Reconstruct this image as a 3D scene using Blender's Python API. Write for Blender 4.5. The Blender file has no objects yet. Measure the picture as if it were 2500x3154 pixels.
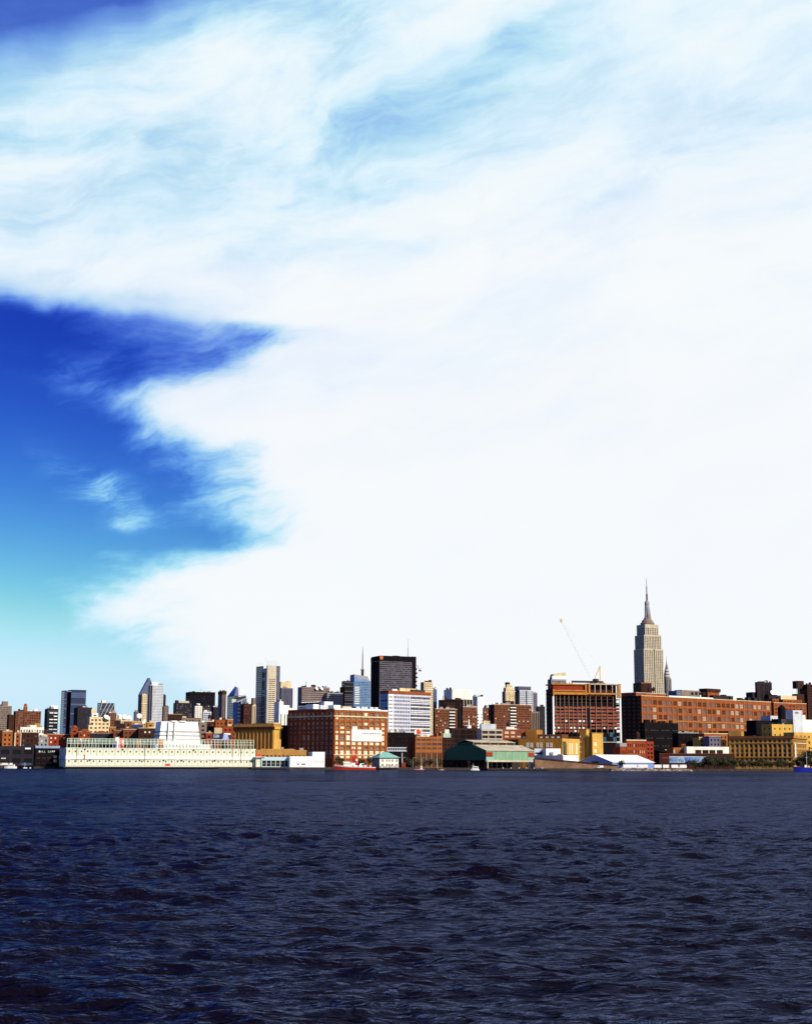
import bpy, math, random
import numpy as np
from mathutils import Vector, Matrix
R = math.radians
S = bpy.context.scene
C = bpy.context.collection
random.seed(7)

# ------------------------------------------------------------------ camera
F = 4600.0                      # focal length in photo pixels (photo 2500 x 3154)
CAMH = 5.5
PITCH = math.atan((2352 - 1577) / F)
ROLL = R(0.25)
M3 = (Matrix.Rotation(R(90) + PITCH, 3, 'X') @ Matrix.Rotation(ROLL, 3, 'Z'))
cd = bpy.data.cameras.new('camera'); cam = bpy.data.objects.new('camera', cd); C.objects.link(cam)
cd.sensor_fit = 'HORIZONTAL'; cd.sensor_width = 36; cd.lens = 36 * F / 2500
cd.clip_start = 0.5; cd.clip_end = 60000
cam.matrix_world = Matrix.Translation((0, 0, CAMH)) @ M3.to_4x4()
S.camera = cam
S.view_settings.view_transform = 'Standard'; S.view_settings.look = 'None'
S.view_settings.exposure = 0.35; S.view_settings.gamma = 1; S.view_settings.use_curve_mapping = False

def ray(x, y):
    return M3 @ Vector(((x - 1250) / F, (1577 - y) / F, -1))
def P(x, y, D):                 # point seen at photo pixel x,y at distance D north of the camera
    r = ray(x, y); t = D / r.y
    return Vector((r.x * t, D, CAMH + r.z * t))
def azel(x, y):
    r = ray(x, y).normalized()
    return math.degrees(math.atan2(r.x, r.y)), math.degrees(math.asin(r.z))

# ------------------------------------------------------------------ world: sky with a bank of cloud
SUN_AZ, SUN_EL = 133.0, 31.0    # degrees clockwise from the view direction, degrees up
w = bpy.data.worlds.new('World'); S.world = w; w.use_nodes = True
nt = w.node_tree; N = nt.nodes; L = nt.links; N.clear()
def nd(t, **k):
    n = N.new(t)
    for a, v in k.items(): setattr(n, a, v)
    return n
def put(sock, v):
    if isinstance(v, (int, float)): sock.default_value = v
    elif isinstance(v, tuple): sock.default_value = v
    else: L.new(v, sock)
def m(op, a, b=0.0, c=None, clamp=False):
    n = nd('ShaderNodeMath', operation=op); n.use_clamp = clamp
    put(n.inputs[0], a); put(n.inputs[1], b)
    if c is not None: put(n.inputs[2], c)
    return n.outputs[0]
def comb(x, y, z):
    n = nd('ShaderNodeCombineXYZ'); put(n.inputs[0], x); put(n.inputs[1], y); put(n.inputs[2], z); return n.outputs[0]
def noise(vec, scale, detail=4, rough=.55, dist=0.0):
    n = nd('ShaderNodeTexNoise'); put(n.inputs['Vector'], vec)
    n.inputs['Scale'].default_value = scale; n.inputs['Detail'].default_value = detail
    n.inputs['Roughness'].default_value = rough; n.inputs['Distortion'].default_value = dist
    return n.outputs['Fac'], n.outputs['Color']
def sstep(v, lo, hi):
    n = nd('ShaderNodeMapRange', interpolation_type='SMOOTHSTEP'); put(n.inputs[0], v)
    put(n.inputs[1], lo); put(n.inputs[2], hi); return n.outputs[0]
tc = nd('ShaderNodeTexCoord').outputs['Generated']
sep = nd('ShaderNodeSeparateXYZ'); L.new(tc, sep.inputs[0]); dx, dy, dz = sep.outputs
az0 = m('MULTIPLY', m('ARCTAN2', dx, dy), 57.2958)
el0 = m('MULTIPLY', m('ARCSINE', dz), 57.2958)
_, wc = noise(tc, 7.0, 3, .5)
ws = nd('ShaderNodeSeparateXYZ'); L.new(wc, ws.inputs[0])
_, wc2 = noise(tc, 26.0, 3, .55)
ws2 = nd('ShaderNodeSeparateXYZ'); L.new(wc2, ws2.inputs[0])
az = m('ADD', m('MULTIPLY_ADD', m('SUBTRACT', ws.outputs[0], .5), 5.0, az0), m('MULTIPLY', m('SUBTRACT', ws2.outputs[0], .5), 1.6))
el = m('ADD', m('MULTIPLY_ADD', m('SUBTRACT', ws.outputs[1], .5), 1.6, el0), m('MULTIPLY', m('SUBTRACT', ws2.outputs[1], .5), .7))
# edge of the cloud bank: azimuth as a function of elevation
edge_px = [(520, 1640), (500, 1500), (480, 1420), (400, 1375), (330, 1318), (300, 1245), (370, 1205), (430, 1168), (540, 1132),
           (485, 1075), (465, 1010), (450, 965), (360, 905), (290, 848), (400, 805), (455, 765), (485, 730), (490, 706),
           (380, 684), (200, 662), (20, 634), (-150, 600), (-330, 540), (-400, 400), (-320, 260), (-150, 160), (10, 85), (160, 35),
           (310, -10), (460, -90), (700, -200), (800, -400)]
pts = []
for xd, yd in edge_px:
    a, e = azel(xd * 1.4629, yd * 1.4629); pts.append((e, a))
pts.sort()
fc = nd('ShaderNodeFloatCurve'); cv = fc.mapping.curves[0]
def cx(e): return min(1, max(0, (e + 2) / 45))
def cy(a): return min(1, max(0, (a + 40) / 60))
cv.points[0].location = (0, cy(pts[0][1])); cv.points[1].location = (1, cy(-5))
for e, a in pts:
    if 0.001 < cx(e) < .999: cv.points.new(cx(e), cy(a))
fc.mapping.update()
fcs = []
def edge_at(e):
    if not fcs: n = fc
    else:
        n = nd('ShaderNodeFloatCurve'); c2 = n.mapping.curves[0]
        c2.points[0].location = (0, cy(pts[0][1])); c2.points[1].location = (1, cy(-5))
        for e_, a_ in pts:
            if 0.001 < cx(e_) < .999: c2.points.new(cx(e_), cy(a_))
        n.mapping.update()
    fcs.append(n); put(n.inputs['Value'], m('DIVIDE', m('ADD', e, 2.0), 45.0, clamp=True))
    return m('SUBTRACT', m('MULTIPLY', n.outputs[0], 60.0), 40.0)
t_ = R(14)
qa = m('ADD', m('MULTIPLY', az, math.cos(t_)), m('MULTIPLY', el, math.sin(t_)))
qb = m('SUBTRACT', m('MULTIPLY', el, math.cos(t_)), m('MULTIPLY', az, math.sin(t_)))
streak, _ = noise(comb(m('MULTIPLY', qa, .055), m('MULTIPLY', qb, .21), 3.3), 1.0, 6, .58, .35)
streak2, _ = noise(comb(m('MULTIPLY', qa, .17), m('MULTIPLY', qb, .46), 9.1), 1.0, 9, .635, .25)
e_lo, e_hi = azel(300, 700 * 1.4629)[1], azel(300, 590 * 1.4629)[1]; e_m = (e_lo + e_hi) / 2
bump = m('POWER', 2.71828, m('MULTIPLY', m('POWER', m('DIVIDE', m('SUBTRACT', el0, e_m), 1.7), 2.0), -1.0))
wid = m('ADD', m('ADD', 2.3, m('MULTIPLY', bump, 4.5)), m('MULTIPLY', sstep(el0, 20.0, 26.0), 2.6))
rag = m('MULTIPLY', m('SUBTRACT', streak2, .5), m('ADD', m('SUBTRACT', 9.0, m('MULTIPLY', sstep(el0, 20.0, 25.0), 4.0)), m('MULTIPLY', bump, 9.0)))
bank = sstep(m('DIVIDE', m('ADD', m('SUBTRACT', az, edge_at(el)), rag), wid), -1.4, 1.3)
bank = m('MULTIPLY', bank, m('SUBTRACT', 1.0, sstep(m('MULTIPLY_ADD', m('SUBTRACT', streak, .5), 30.0, az0), 62.0, 105.0)))
def gauss(xd, yd, sx, sy, amp, tilt=0.0):
    a, e = azel(xd * 1.4629, yd * 1.4629); k = 57.3 / F * 1.4629
    ct, st = math.cos(R(tilt)), math.sin(R(tilt))
    da = m('SUBTRACT', az, a); de = m('SUBTRACT', el, e)
    p = m('DIVIDE', m('ADD', m('MULTIPLY', da, ct), m('MULTIPLY', de, st)), sx * k)
    q = m('DIVIDE', m('SUBTRACT', m('MULTIPLY', de, ct), m('MULTIPLY', da, st)), sy * k)
    g = m('POWER', 2.71828, m('MULTIPLY', m('ADD', m('MULTIPLY', p, p), m('MULTIPLY', q, q)), -1.0))
    return m('MULTIPLY', g, amp)
thin = None
for g in [(640, 90, 330, 110, .62, 8), (1010, 150, 190, 60, .55, 28), (1130, 40, 120, 50, .4, 20), (740, 250, 150, 70, .42, 15),
          (180, 300, 270, 40, .55, 5), (840, 395, 130, 26, .30, 10), (300, 645, 170, 30, .60, -4), (120, 610, 180, 40, .35, -5),
          (60, 60, 90, 110, .35, 0), (700, 520, 160, 24, .16, 8), (620, 30, 200, 60, .2, 4), (20, 470, 60, 120, .3, 0)]:
    v = gauss(*g); thin = v if thin is None else m('ADD', thin, v)
thin = m('MULTIPLY', thin, m('ADD', .28, m('MULTIPLY', streak2, .55)))
side = m('SUBTRACT', 1.0, m('MULTIPLY', sstep(az0, -4.0, 12.0), .50))
tb = m('MULTIPLY', m('ADD', .10, m('MULTIPLY', sstep(el0, 10.0, 24.0), .23)), side)
gen = m('MULTIPLY', tb, m('ADD', sstep(streak, .30, .72), m('MULTIPLY', m('SUBTRACT', streak2, .5), .6)))
alpha = m('MULTIPLY', m('POWER', bank, 1.1), m('SUBTRACT', 1.0, m('MAXIMUM', m('ADD', m('MULTIPLY', thin, .40), gen), 0.0), clamp=True))
alpha = m('MAXIMUM', alpha, m('MULTIPLY', sstep(el0, 15.5, 23.0), m('MULTIPLY_ADD', streak2, .26, .17)))
wisp = None
for g in [(245, 1035, 130, 30, .85, -24), (300, 1100, 60, 14, .5, 4), (120, 770, 170, 22, .28, -4), (230, 830, 150, 24, .35, -12),
          (330, 860, 130, 30, .5, -20), (200, 1000, 90, 25, .3, -10), (330, 745, 150, 20, .35, 10), (380, 1385, 60, 10, .5, -8)]:
    v = gauss(*g); wisp = v if wisp is None else m('ADD', wisp, v)
wisp = m('MULTIPLY', wisp, sstep(streak2, .38, .74))
alpha = m('MAXIMUM', alpha, m('MINIMUM', wisp, .5))
alpha = m('MULTIPLY', alpha, sstep(el0, -3.0, -.5))
sky = nd('ShaderNodeTexSky', sky_type='NISHITA'); sky.sun_disc = False
sky.sun_elevation = R(SUN_EL); sky.sun_rotation = R(SUN_AZ)
sky.air_density = 1.0; sky.dust_density = .5; sky.ozone_density = 3.0
shade, _ = noise(comb(m('MULTIPLY', qa, .05), m('MULTIPLY', qb, .12), 21.0), 1.0, 4, .5)
cc = nd('ShaderNodeMix', data_type='RGBA'); L.new(m('MULTIPLY', m('ADD', m('MULTIPLY', sstep(shade, .30, .70), .55), m('MULTIPLY', sstep(streak2, .35, .65), .35)), m('MULTIPLY_ADD', sstep(el0, 6.0, 22.0), .68, .32), clamp=True), cc.inputs[0])
cc.inputs[6].default_value = (7.7, 9.25, 13.0, 1); cc.inputs[7].default_value = (5.95, 6.85, 9.6, 1)
hz = nd('ShaderNodeMix', data_type='RGBA'); L.new(m('SUBTRACT', 1.0, sstep(el0, -.5, 6.5)), hz.inputs[0]); L.new(sky.outputs[0], hz.inputs[6]); hz.inputs[7].default_value = (5.1, 6.95, 8.2, 1)   # pale low haze
cm = nd('ShaderNodeMix', data_type='RGBA'); L.new(alpha, cm.inputs[0]); L.new(hz.outputs[2], cm.inputs[6]); L.new(cc.outputs[2], cm.inputs[7])
ss = nd('ShaderNodeSeparateColor'); L.new(cm.outputs[2], ss.inputs[0])      # film response: each dye layer steepens the sky's own gradient
def layer(ch, ref, ex, val, p, gain):
    src = ss.outputs[ch] if ch != 1 else m('MULTIPLY', ss.outputs[1], m('MULTIPLY_ADD', sstep(el0, 15.0, 25.0), .06, 1.0))
    x = m('MULTIPLY', m('POWER', m('MULTIPLY', src, .1 / ref), ex), val)
    return m('MULTIPLY', m('DIVIDE', x, m('POWER', m('ADD', 1.0, m('POWER', x, p)), 1.0 / p)), 7.84 * gain)
fr = layer(0, .195, 3.9, .0125, 3.0, .955); fg = layer(1, .332, 4.2, .057, 2.4, .98); fb = m('MAXIMUM', layer(2, .552, 2.2, .50, 3.4, .985), m('MINIMUM', m('MULTIPLY', fg, 1.16), 7.72))
sc_ = nd('ShaderNodeCombineColor'); put(sc_.inputs[0], fr); put(sc_.inputs[1], fg); put(sc_.inputs[2], fb)
bg = nd('ShaderNodeBackground'); bg.inputs[1].default_value = .1; L.new(sc_.outputs[0], bg.inputs[0])
wo = nd('ShaderNodeOutputWorld'); L.new(bg.outputs[0], wo.inputs[0])

sl = bpy.data.lights.new('sun', 'SUN'); sl.energy = 4.5; sl.angle = R(.53); sl.color = (1, .89, .74)
so = bpy.data.objects.new('sun', sl); C.objects.link(so)
sdir = Vector((math.sin(R(SUN_AZ)) * math.cos(R(SUN_EL)), math.cos(R(SUN_AZ)) * math.cos(R(SUN_EL)), math.sin(R(SUN_EL))))
so.rotation_euler = sdir.to_track_quat('Z', 'Y').to_euler()
so.location = (300, -300, 300)

# ------------------------------------------------------------------ materials
MATS = {}
def mat(name, col, rough=.8, var=.22, scale=.12, spec=.3, metal=0.0, streak=.0, alpha=1):
    if name in MATS: return MATS[name]
    mt = bpy.data.materials.new(name); mt.use_nodes = True
    nt = mt.node_tree; b = nt.nodes['Principled BSDF']; ln = nt.links
    b.inputs['Roughness'].default_value = rough; b.inputs['Specular IOR Level'].default_value = spec
    b.inputs['Metallic'].default_value = metal
    if var:
        t = nt.nodes.new('ShaderNodeTexCoord'); mp = nt.nodes.new('ShaderNodeMapping')
        mp.inputs['Scale'].default_value = (1, 1, .35 if streak else 1)
        ln.new(t.outputs['Object'], mp.inputs[0])
        n1 = nt.nodes.new('ShaderNodeTexNoise'); n1.inputs['Scale'].default_value = scale; n1.inputs['Detail'].default_value = 6
        n1.inputs['Roughness'].default_value = .7; ln.new(mp.outputs[0], n1.inputs[0])
        mr = nt.nodes.new('ShaderNodeMapRange'); mr.inputs[1].default_value = .3; mr.inputs[2].default_value = .7
        mr.inputs[3].default_value = 1 - var; mr.inputs[4].default_value = 1 + var; ln.new(n1.outputs['Fac'], mr.inputs[0])
        mx = nt.nodes.new('ShaderNodeMix'); mx.data_type = 'RGBA'; mx.blend_type = 'MULTIPLY'; mx.inputs[0].default_value = 1
        mx.inputs[6].default_value = (*col, 1); ln.new(mr.outputs[0], mx.inputs[7]); ln.new(mx.outputs[2], b.inputs['Base Color'])
    else: b.inputs['Base Color'].default_value = (*col, 1)
    MATS[name] = mt; return mt
W_ = {}
for n_, c_ in dict(brick_red=(.24, .050, .017), brick_rust=(.24, .066, .020), brick_brown=(.145, .052, .026), brick_dark=(.045, .018, .013), brick_orange=(.31, .098, .026),  # the dark brick also carries shade on walls turned from the sun
                   brick_deep=(.23, .036, .016), tan=(.36, .19, .05), tan_deep=(.34, .16, .038), yellow=(.54, .32, .07), ochre=(.34, .15, .03), cream=(.58, .46, .27), limestone=(.45, .395, .29),
                   offwhite=(.74, .70, .60), white=(.80, .79, .74), pale_gray=(.50, .52, .55), gray=(.26, .25, .25), gray_brown=(.20, .15, .12), charcoal=(.026, .022, .028),
                   black=(.007, .005, .006), navy=(.035, .045, .11), slate=(.10, .12, .18), steel_blue=(.16, .25, .42), sky_blue=(.20, .38, .66), purple_gray=(.13, .12, .17), concrete=(.46, .40, .30)).items():  # black and charcoal also stand in for shadow on dark walls
    W_[n_] = mat(n_, c_, .9, .26, .16, .08, streak=1)
G_ = dict(dark=mat('glass_dark', (.010, .008, .009), .15, 0, spec=.16), brown=mat('glass_brown', (.03, .015, .010), .2, 0, spec=.15), pale=mat('window_pale', (.34, .31, .25), .5, .3, .6),
          blue=mat('glass_blue', (.05, .085, .17), .12, .3, .05, spec=.6), teal=mat('glass_teal', (.03, .10, .16), .1, .3, .05, spec=.6), navy=mat('glass_navy', (.012, .016, .045), .1, .2, .05, spec=.5),
          gray=mat('glass_gray', (.085, .088, .10), .25, .35, .3, spec=.3), blind=mat('window_blind', (.72, .66, .50), .7, .15, .4), red=mat('infill_red', (.24, .052, .022), .8, .35, .3),
          purple=mat('glass_purple', (.055, .05, .075), .2, .35, .1, spec=.5))
WHITE = mat('white_paint', (.80, .80, .74), .6, .08, .2); PIERW = mat('pier_paint', (.60, .615, .47), .65, .09, .35, streak=1)
RUST = mat('rust', (.22, .13, .02), .9, .4, .8); REDP = mat('red_paint', (.55, .035, .012), .5, .12, .4); BLUEP = mat('blue_paint', (.012, .022, .30), .45, .15, .4)
TEALR = mat('teal_copper', (.17, .38, .31), .7, .2, .3); GREENL = mat('green_paint', (.17, .30, .18), .7, .25, .25, streak=1); GREEN_SHADE = mat('green_shaded', (.035, .095, .05), .8, .2, .25)
DKST = mat('dark_steel', (.03, .025, .025), .6, .2, .5); STEEL = mat('light_steel', (.45, .47, .46), .5, .15, .5); PALEG = mat('pale_green_steel', (.56, .68, .54), .6, .15, .6)
YEL = mat('crane_yellow', (.65, .38, .03), .5, .15, .5); ORNG = mat('orange_form', (.42, .16, .025), .8, .35, .4); WOOD = mat('dark_timber', (.03, .022, .018), .9, .4, .8)
ROOFT = mat('tan_roof', (.40, .35, .25), .85, .3, .15); ROOFD = mat('dark_roof', (.04, .032, .03), .9, .3, .2); GRAYB = mat('gray_blue_metal', (.20, .28, .38), .6, .15, .3)
ASPH = mat('asphalt', (.045, .042, .04), .95, .3, .02); STONE = mat('sea_wall_stone', (.05, .035, .028), .95, .5, .3); EARTH = mat('brown_bank', (.16, .09, .05), .95, .45, .15)
TYRE = mat('rubber', (.02, .02, .02), .8, 0); CANV = mat('white_canvas', (.8, .78, .72), .7, .1, .3); SIGNB = mat('sign_blue', (.02, .022, .08), .5, .1, .5); SIGNP = mat('sign_pale', (.40, .46, .72), .5, .3, .4)
BARK = mat('bark', (.05, .035, .025), .9, .3, 1.0); BLET = mat('letter_blue', (.05, .07, .34), .6, .3, .12)
LEAF = [mat('leaf_a', (.030, .040, .014), .7, .4, .6), mat('leaf_b', (.055, .045, .015), .7, .4, .6)]

# ------------------------------------------------------------------ mesh helpers
class MB:
    def __init__(s): s.v = []; s.f = []; s.mi = []; s.ms = []
    def slot(s, mt):
        if mt not in s.ms: s.ms.append(mt)
        return s.ms.index(mt)
    def poly(s, pts, mt):
        i = len(s.v); s.v += [tuple(p) for p in pts]; s.f.append(tuple(range(i, i + len(pts)))); s.mi.append(s.slot(mt))
    def box(s, x0, x1, y0, y1, z0, z1, mt):
        if x0 > x1: x0, x1 = x1, x0
        if y0 > y1: y0, y1 = y1, y0
        i = len(s.v); s.v += [(x, y, z) for z in (z0, z1) for y in (y0, y1) for x in (x0, x1)]
        for q in ((0, 2, 3, 1), (4, 5, 7, 6), (0, 1, 5, 4), (1, 3, 7, 5), (3, 2, 6, 7), (2, 0, 4, 6)):
            s.f.append(tuple(i + k for k in q)); s.mi.append(s.slot(mt))
    def hexa(s, p, mt):          # 8 points ordered as in box
        i = len(s.v); s.v += [tuple(q) for q in p]
        for q in ((0, 2, 3, 1), (4, 5, 7, 6), (0, 1, 5, 4), (1, 3, 7, 5), (3, 2, 6, 7), (2, 0, 4, 6)):
            s.f.append(tuple(i + k for k in q)); s.mi.append(s.slot(mt))
    def lathe(s, cx, cy, prof, mt, n=12, cap=True):
        i = len(s.v); k = len(prof)
        for r, z in prof:
            for j in range(n):
                a = 2 * math.pi * j / n; s.v.append((cx + r * math.cos(a), cy + r * math.sin(a), z))
        for q in range(k - 1):
            for j in range(n):
                s.f.append((i + q * n + j, i + q * n + (j + 1) % n, i + (q + 1) * n + (j + 1) % n, i + (q + 1) * n + j)); s.mi.append(s.slot(mt))
        if cap:
            s.f.append(tuple(i + (k - 1) * n + j for j in range(n))); s.mi.append(s.slot(mt))
            s.f.append(tuple(i + n - 1 - j for j in range(n))); s.mi.append(s.slot(mt))
    def bar(s, a, b, r, mt, n=4):
        a = Vector(a); b = Vector(b); d = (b - a)
        if d.length < 1e-6: return
        q = d.to_track_quat('Z', 'Y'); i = len(s.v)
        for p, rr in ((a, r), (b, r)):
            for j in range(n):
                an = 2 * math.pi * (j + .5) / n; s.v.append(tuple(p + q @ Vector((rr * math.cos(an), rr * math.sin(an), 0))))
        for j in range(n):
            s.f.append((i + j, i + (j + 1) % n, i + n + (j + 1) % n, i + n + j)); s.mi.append(s.slot(mt))
        s.f.append(tuple(i + n + j for j in range(n))); s.f.append(tuple(i + n - 1 - j for j in range(n))); s.mi += [s.slot(mt)] * 2
    def mesh(s, name):
        me = bpy.data.meshes.new(name); me.from_pydata(s.v, [], s.f)
        for q in s.ms: me.materials.append(q)
        me.polygons.foreach_set('material_index', s.mi); me.update(); return me
    def obj(s, name, parent=None, label=None, kind=None):
        if not s.f: return None
        o = bpy.data.objects.new(name, s.mesh(name)); C.objects.link(o); o.parent = parent
        if label: o['label'] = label
        if kind: o['kind'] = kind
        return o
def tag(o, label, cat, group=None):
    o['label'] = label; o['category'] = cat
    if group: o['group'] = group
    return o
def empty(name, loc, rz=0.0):
    o = bpy.data.objects.new(name, None); C.objects.link(o); o.location = loc; o.rotation_euler = (0, 0, rz); return o
def inst(name, me, parent, loc=(0, 0, 0), rz=0.0):
    o = bpy.data.objects.new(name, me); C.objects.link(o); o.parent = parent; o.location = loc; o.rotation_euler = (0, 0, rz); return o
def text_mb(txt, size, mt):
    cu = bpy.data.curves.new('t', 'FONT'); cu.body = txt; cu.size = size; cu.extrude = .05; cu.resolution_u = 2
    o = bpy.data.objects.new('t', cu); C.objects.link(o)
    me = bpy.data.meshes.new_from_object(o.evaluated_get(bpy.context.evaluated_depsgraph_get()))
    bpy.data.objects.remove(o); me.materials.clear(); me.materials.append(mt); return me
WINC = {}
def win_mesh(wd, ht, nm, glass, frame, rec=.25, nh=1):
    key = (round(wd, 2), round(ht, 2), nm, glass.name, frame.name if frame else '', nh)
    if key in WINC: return WINC[key]
    b = MB(); b.poly([(0, 0, 0), (wd, 0, 0), (wd, 0, ht), (0, 0, ht)], glass)
    if frame:
        t = .16
        for x in [k * wd / (nm + 1) for k in range(1, nm + 1)]: b.box(x - t * .8, x + t * .8, -.12, -.01, .01, ht - .01, frame)
        for z in [k * ht / (nh + 1) for k in range(1, nh + 1)]: b.box(.01, wd - .01, -.09, -.012, z - t * .4, z + t * .4, frame)
        b.box(.005, wd - .005, -.18, -.013, .005, t, frame)
    WINC[key] = b.mesh('window'); return WINC[key]

GZ = 1.8
class Bld:
    def __init__(s, name, label, cat, xl, xc, xr, yt, D, th=24, d=None, group=None, zb=GZ):
        s.th = R(th); s.D = D; s.xc = xc; s.yt = yt; s.zb = zb
        s.fu = Vector((math.cos(s.th), math.sin(s.th))); s.fl = Vector((-math.sin(s.th), math.cos(s.th)))
        c = P(xc, yt, D); s.c = Vector((c.x, c.y)); s.h = c.z - zb
        s.w = s.u(xr); s.d = d if d else (s.vl(xl) if xl < xc - .5 else max(12, .8 * s.w))
        s.root = tag(empty(name, (c.x, c.y, zb), s.th), label, cat, group)
        s.wall = MB(); s.pan = MB(); s.nw = 0
    def k(s, x, y=None):
        r = ray(x, s.yt if y is None else y); return r.x / r.y
    def u(s, x, v=0, y=None):
        p = s.c + s.fl * v; k = s.k(x, y); return (k * p.y - p.x) / (s.fu.x - k * s.fu.y)
    def vl(s, x, u=0, y=None):
        p = s.c + s.fu * u; k = s.k(x, y); return (k * p.y - p.x) / (s.fl.x - k * s.fl.y)
    def z(s, y, u=0, v=0):
        p = s.c + s.fu * u + s.fl * v; x = 1250 + p.x / p.y * F; return P(x, y, p.y).z - s.zb
    def lists(s, Wd, H, f):
        us = f.get('us'); vs = f.get('vs')
        if us is None:
            mg = f.get('m', .6); n = f.get('nx') or max(1, round((Wd - 2 * mg) / f.get('bw', 3.4))); bw = (Wd - 2 * mg) / n; wf = f.get('wf', .55)
            us = [(mg + (i + .5 - wf / 2) * bw, mg + (i + .5 + wf / 2) * bw) for i in range(n)]
        if vs is None:
            b, t = f.get('b', 1.0), f.get('t', 1.5); n = f.get('ny') or max(1, round((H - b - t) / f.get('fh', 3.7))); fh = (H - b - t) / n; hf = f.get('hf', .52)
            vs = [(b + (i + .5 - hf / 2) * fh, b + (i + .5 + hf / 2) * fh) for i in range(n)]
        return us, vs
    def face(s, O, a, b, Wd, z0, z1, f, wall, glass):
        A = lambda u, z, r=0: (O[0] + a[0] * u + b[0] * r, O[1] + a[1] * u + b[1] * r, z)
        if f is None or f is False or Wd < 1.2 or z1 - z0 < 1.5:
            s.wall.poly([A(0, z0), A(Wd, z0), A(Wd, z1), A(0, z1)], wall); return
        us, vs = s.lists(Wd, z1 - z0, f); vs = [(z0 + p, z0 + q) for p, q in vs]
        U = [0] + [e for p in us for e in p] + [Wd]; V = [z0] + [e for p in vs for e in p] + [z1]; rec = f.get('rec', .45)
        gl = f.get('glass', glass); ind = f.get('ind')
        for j in range(len(V) - 1):
            if V[j + 1] - V[j] < 1e-4: continue
            if j % 2 == 0: s.wall.poly([A(0, V[j]), A(Wd, V[j]), A(Wd, V[j + 1]), A(0, V[j + 1])], f.get('span', wall)); continue
            for i in range(len(U) - 1):
                u0, u1, v0, v1 = U[i], U[i + 1], V[j], V[j + 1]
                if u1 - u0 < 1e-4: continue
                if i % 2 == 0: s.wall.poly([A(u0, v0), A(u1, v0), A(u1, v1), A(u0, v1)], wall); continue
                for e in (((u0, v0), (u1, v0)), ((u1, v0), (u1, v1)), ((u1, v1), (u0, v1)), ((u0, v1), (u0, v0))):
                    s.wall.poly([A(*e[0]), A(*e[1]), A(*e[1], rec), A(*e[0], rec)], wall)
                g = random.choice(gl) if not callable(gl) else gl(i // 2, j // 2, len(us), len(vs))
                if ind and s.nw < 300:
                    nm = f.get('nm', 2); me = win_mesh(u1 - u0, v1 - v0, nm, g, ind, nh=f.get('nh', 1)); s.nw += 1
                    inst('window', me, s.root, A(u0, v0, rec - .02), math.atan2(a[1], a[0]))
                else: s.pan.poly([A(u0, v0, rec), A(u1, v0, rec), A(u1, v1, rec), A(u0, v1, rec)], g)
    def tier(s, z1=None, z0=0, u0=0, u1=None, v0=0, v1=None, wall=None, glass=None, f=None, l=None, r=None, lw=None, cap=None):  # lw: own colour for side walls, often darker so shade is painted in
        u1 = s.w if u1 is None else u1; v1 = s.d if v1 is None else v1; z1 = s.h if z1 is None else z1; glass = glass or [G_['dark']]
        s.face((u0, v0), (1, 0), (0, 1), u1 - u0, z0, z1, f, wall, glass)
        s.face((u0, v1), (0, -1), (1, 0), v1 - v0, z0, z1, l, lw or wall, glass)
        s.face((u1, v0), (0, 1), (-1, 0), v1 - v0, z0, z1, r, lw or wall, glass)
        s.face((u1, v1), (-1, 0), (0, -1), u1 - u0, z0, z1, None, wall, glass)
        zc = z1 - .4; s.wall.poly([(u0, v0, zc), (u1, v0, zc), (u1, v1, zc), (u0, v1, zc)], cap or ROOFD); return s
    def box(s, name, u0, u1, v0, v1, z0, z1, mt, parent=None, label=None):
        b = MB(); b.box(u0, u1, v0, v1, z0, z1, mt); return b.obj(name, parent or s.root, label)
    def done(s, wl=None):
        s.wall.obj('wall', s.root, wl); s.pan.obj('window_panes', s.root, kind='stuff'); s.wall = MB(); s.pan = MB(); return s
    def tank(s, u, v, z, r=2.2, h=4.0, mt=None, leg=3.0):
        b = MB(); mt = mt or W_['brick_dark']; b.lathe(u, v, [(r, z + leg), (r * .96, z + leg + h), (.05, z + leg + h + r * .7)], mt, 10); t = b.obj('water_tank', s.root)
        for a in (-1, 1):
            for c in (-1, 1): s.box('stand_leg', u + a * r * .6 - .15, u + a * r * .6 + .15, v + c * r * .6 - .15, v + c * r * .6 + .15, z - .35, z + leg, DKST, parent=t)
    def clutter(s, n, z=None, u0=0, u1=None, v1=None, seed=1, mats=('gray', 'charcoal', 'offwhite', 'brick_dark'), hm=3.5, tank=0):
        rn = random.Random(seed); z = s.h if z is None else z; u1 = s.w if u1 is None else u1; v1 = min(s.d, 30) if v1 is None else v1
        for i in range(n):
            wd = min(rn.uniform(1.5, 7), (u1 - u0) * .3); a = rn.uniform(u0 + .5, max(u0 + .6, u1 - wd - .5)); b = rn.uniform(1, max(1.2, v1 - 5))
            s.box('roof_unit', a, a + wd, b, b + rn.uniform(2, 4), z - .4, z + rn.uniform(1, hm), W_[rn.choice(mats)])
        for i in range(tank): s.tank(rn.uniform(u0 + 3, max(u0 + 3.1, u1 - 3)), rn.uniform(3, max(3.1, min(v1, 14) - 3)), z, rn.uniform(1.6, 2.3), rn.uniform(3, 4.2))

def G(*n): return [G_[x] for x in n]
def simple(name, label, cat, xl, xc, xr, yt, D, wall, glass=('dark',), th=24, f=None, l=None, d=None, lw=None, clut=0, tank=0, seed=1, cap=None, group=None, hm=3.5):
    b = Bld(name, label, cat, xl, xc, xr, yt, D, th, d, group)
    b.tier(wall=W_[wall], glass=G(*glass), f=f if f is not None else {}, l=l if l is not None else (f if f is not None else {}), r=f, lw=W_[lw] if lw else None, cap=cap)
    b.done()
    b.clutter((clut or 3) + 2, seed=seed + int(xc), tank=tank, hm=hm)
    return b

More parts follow.
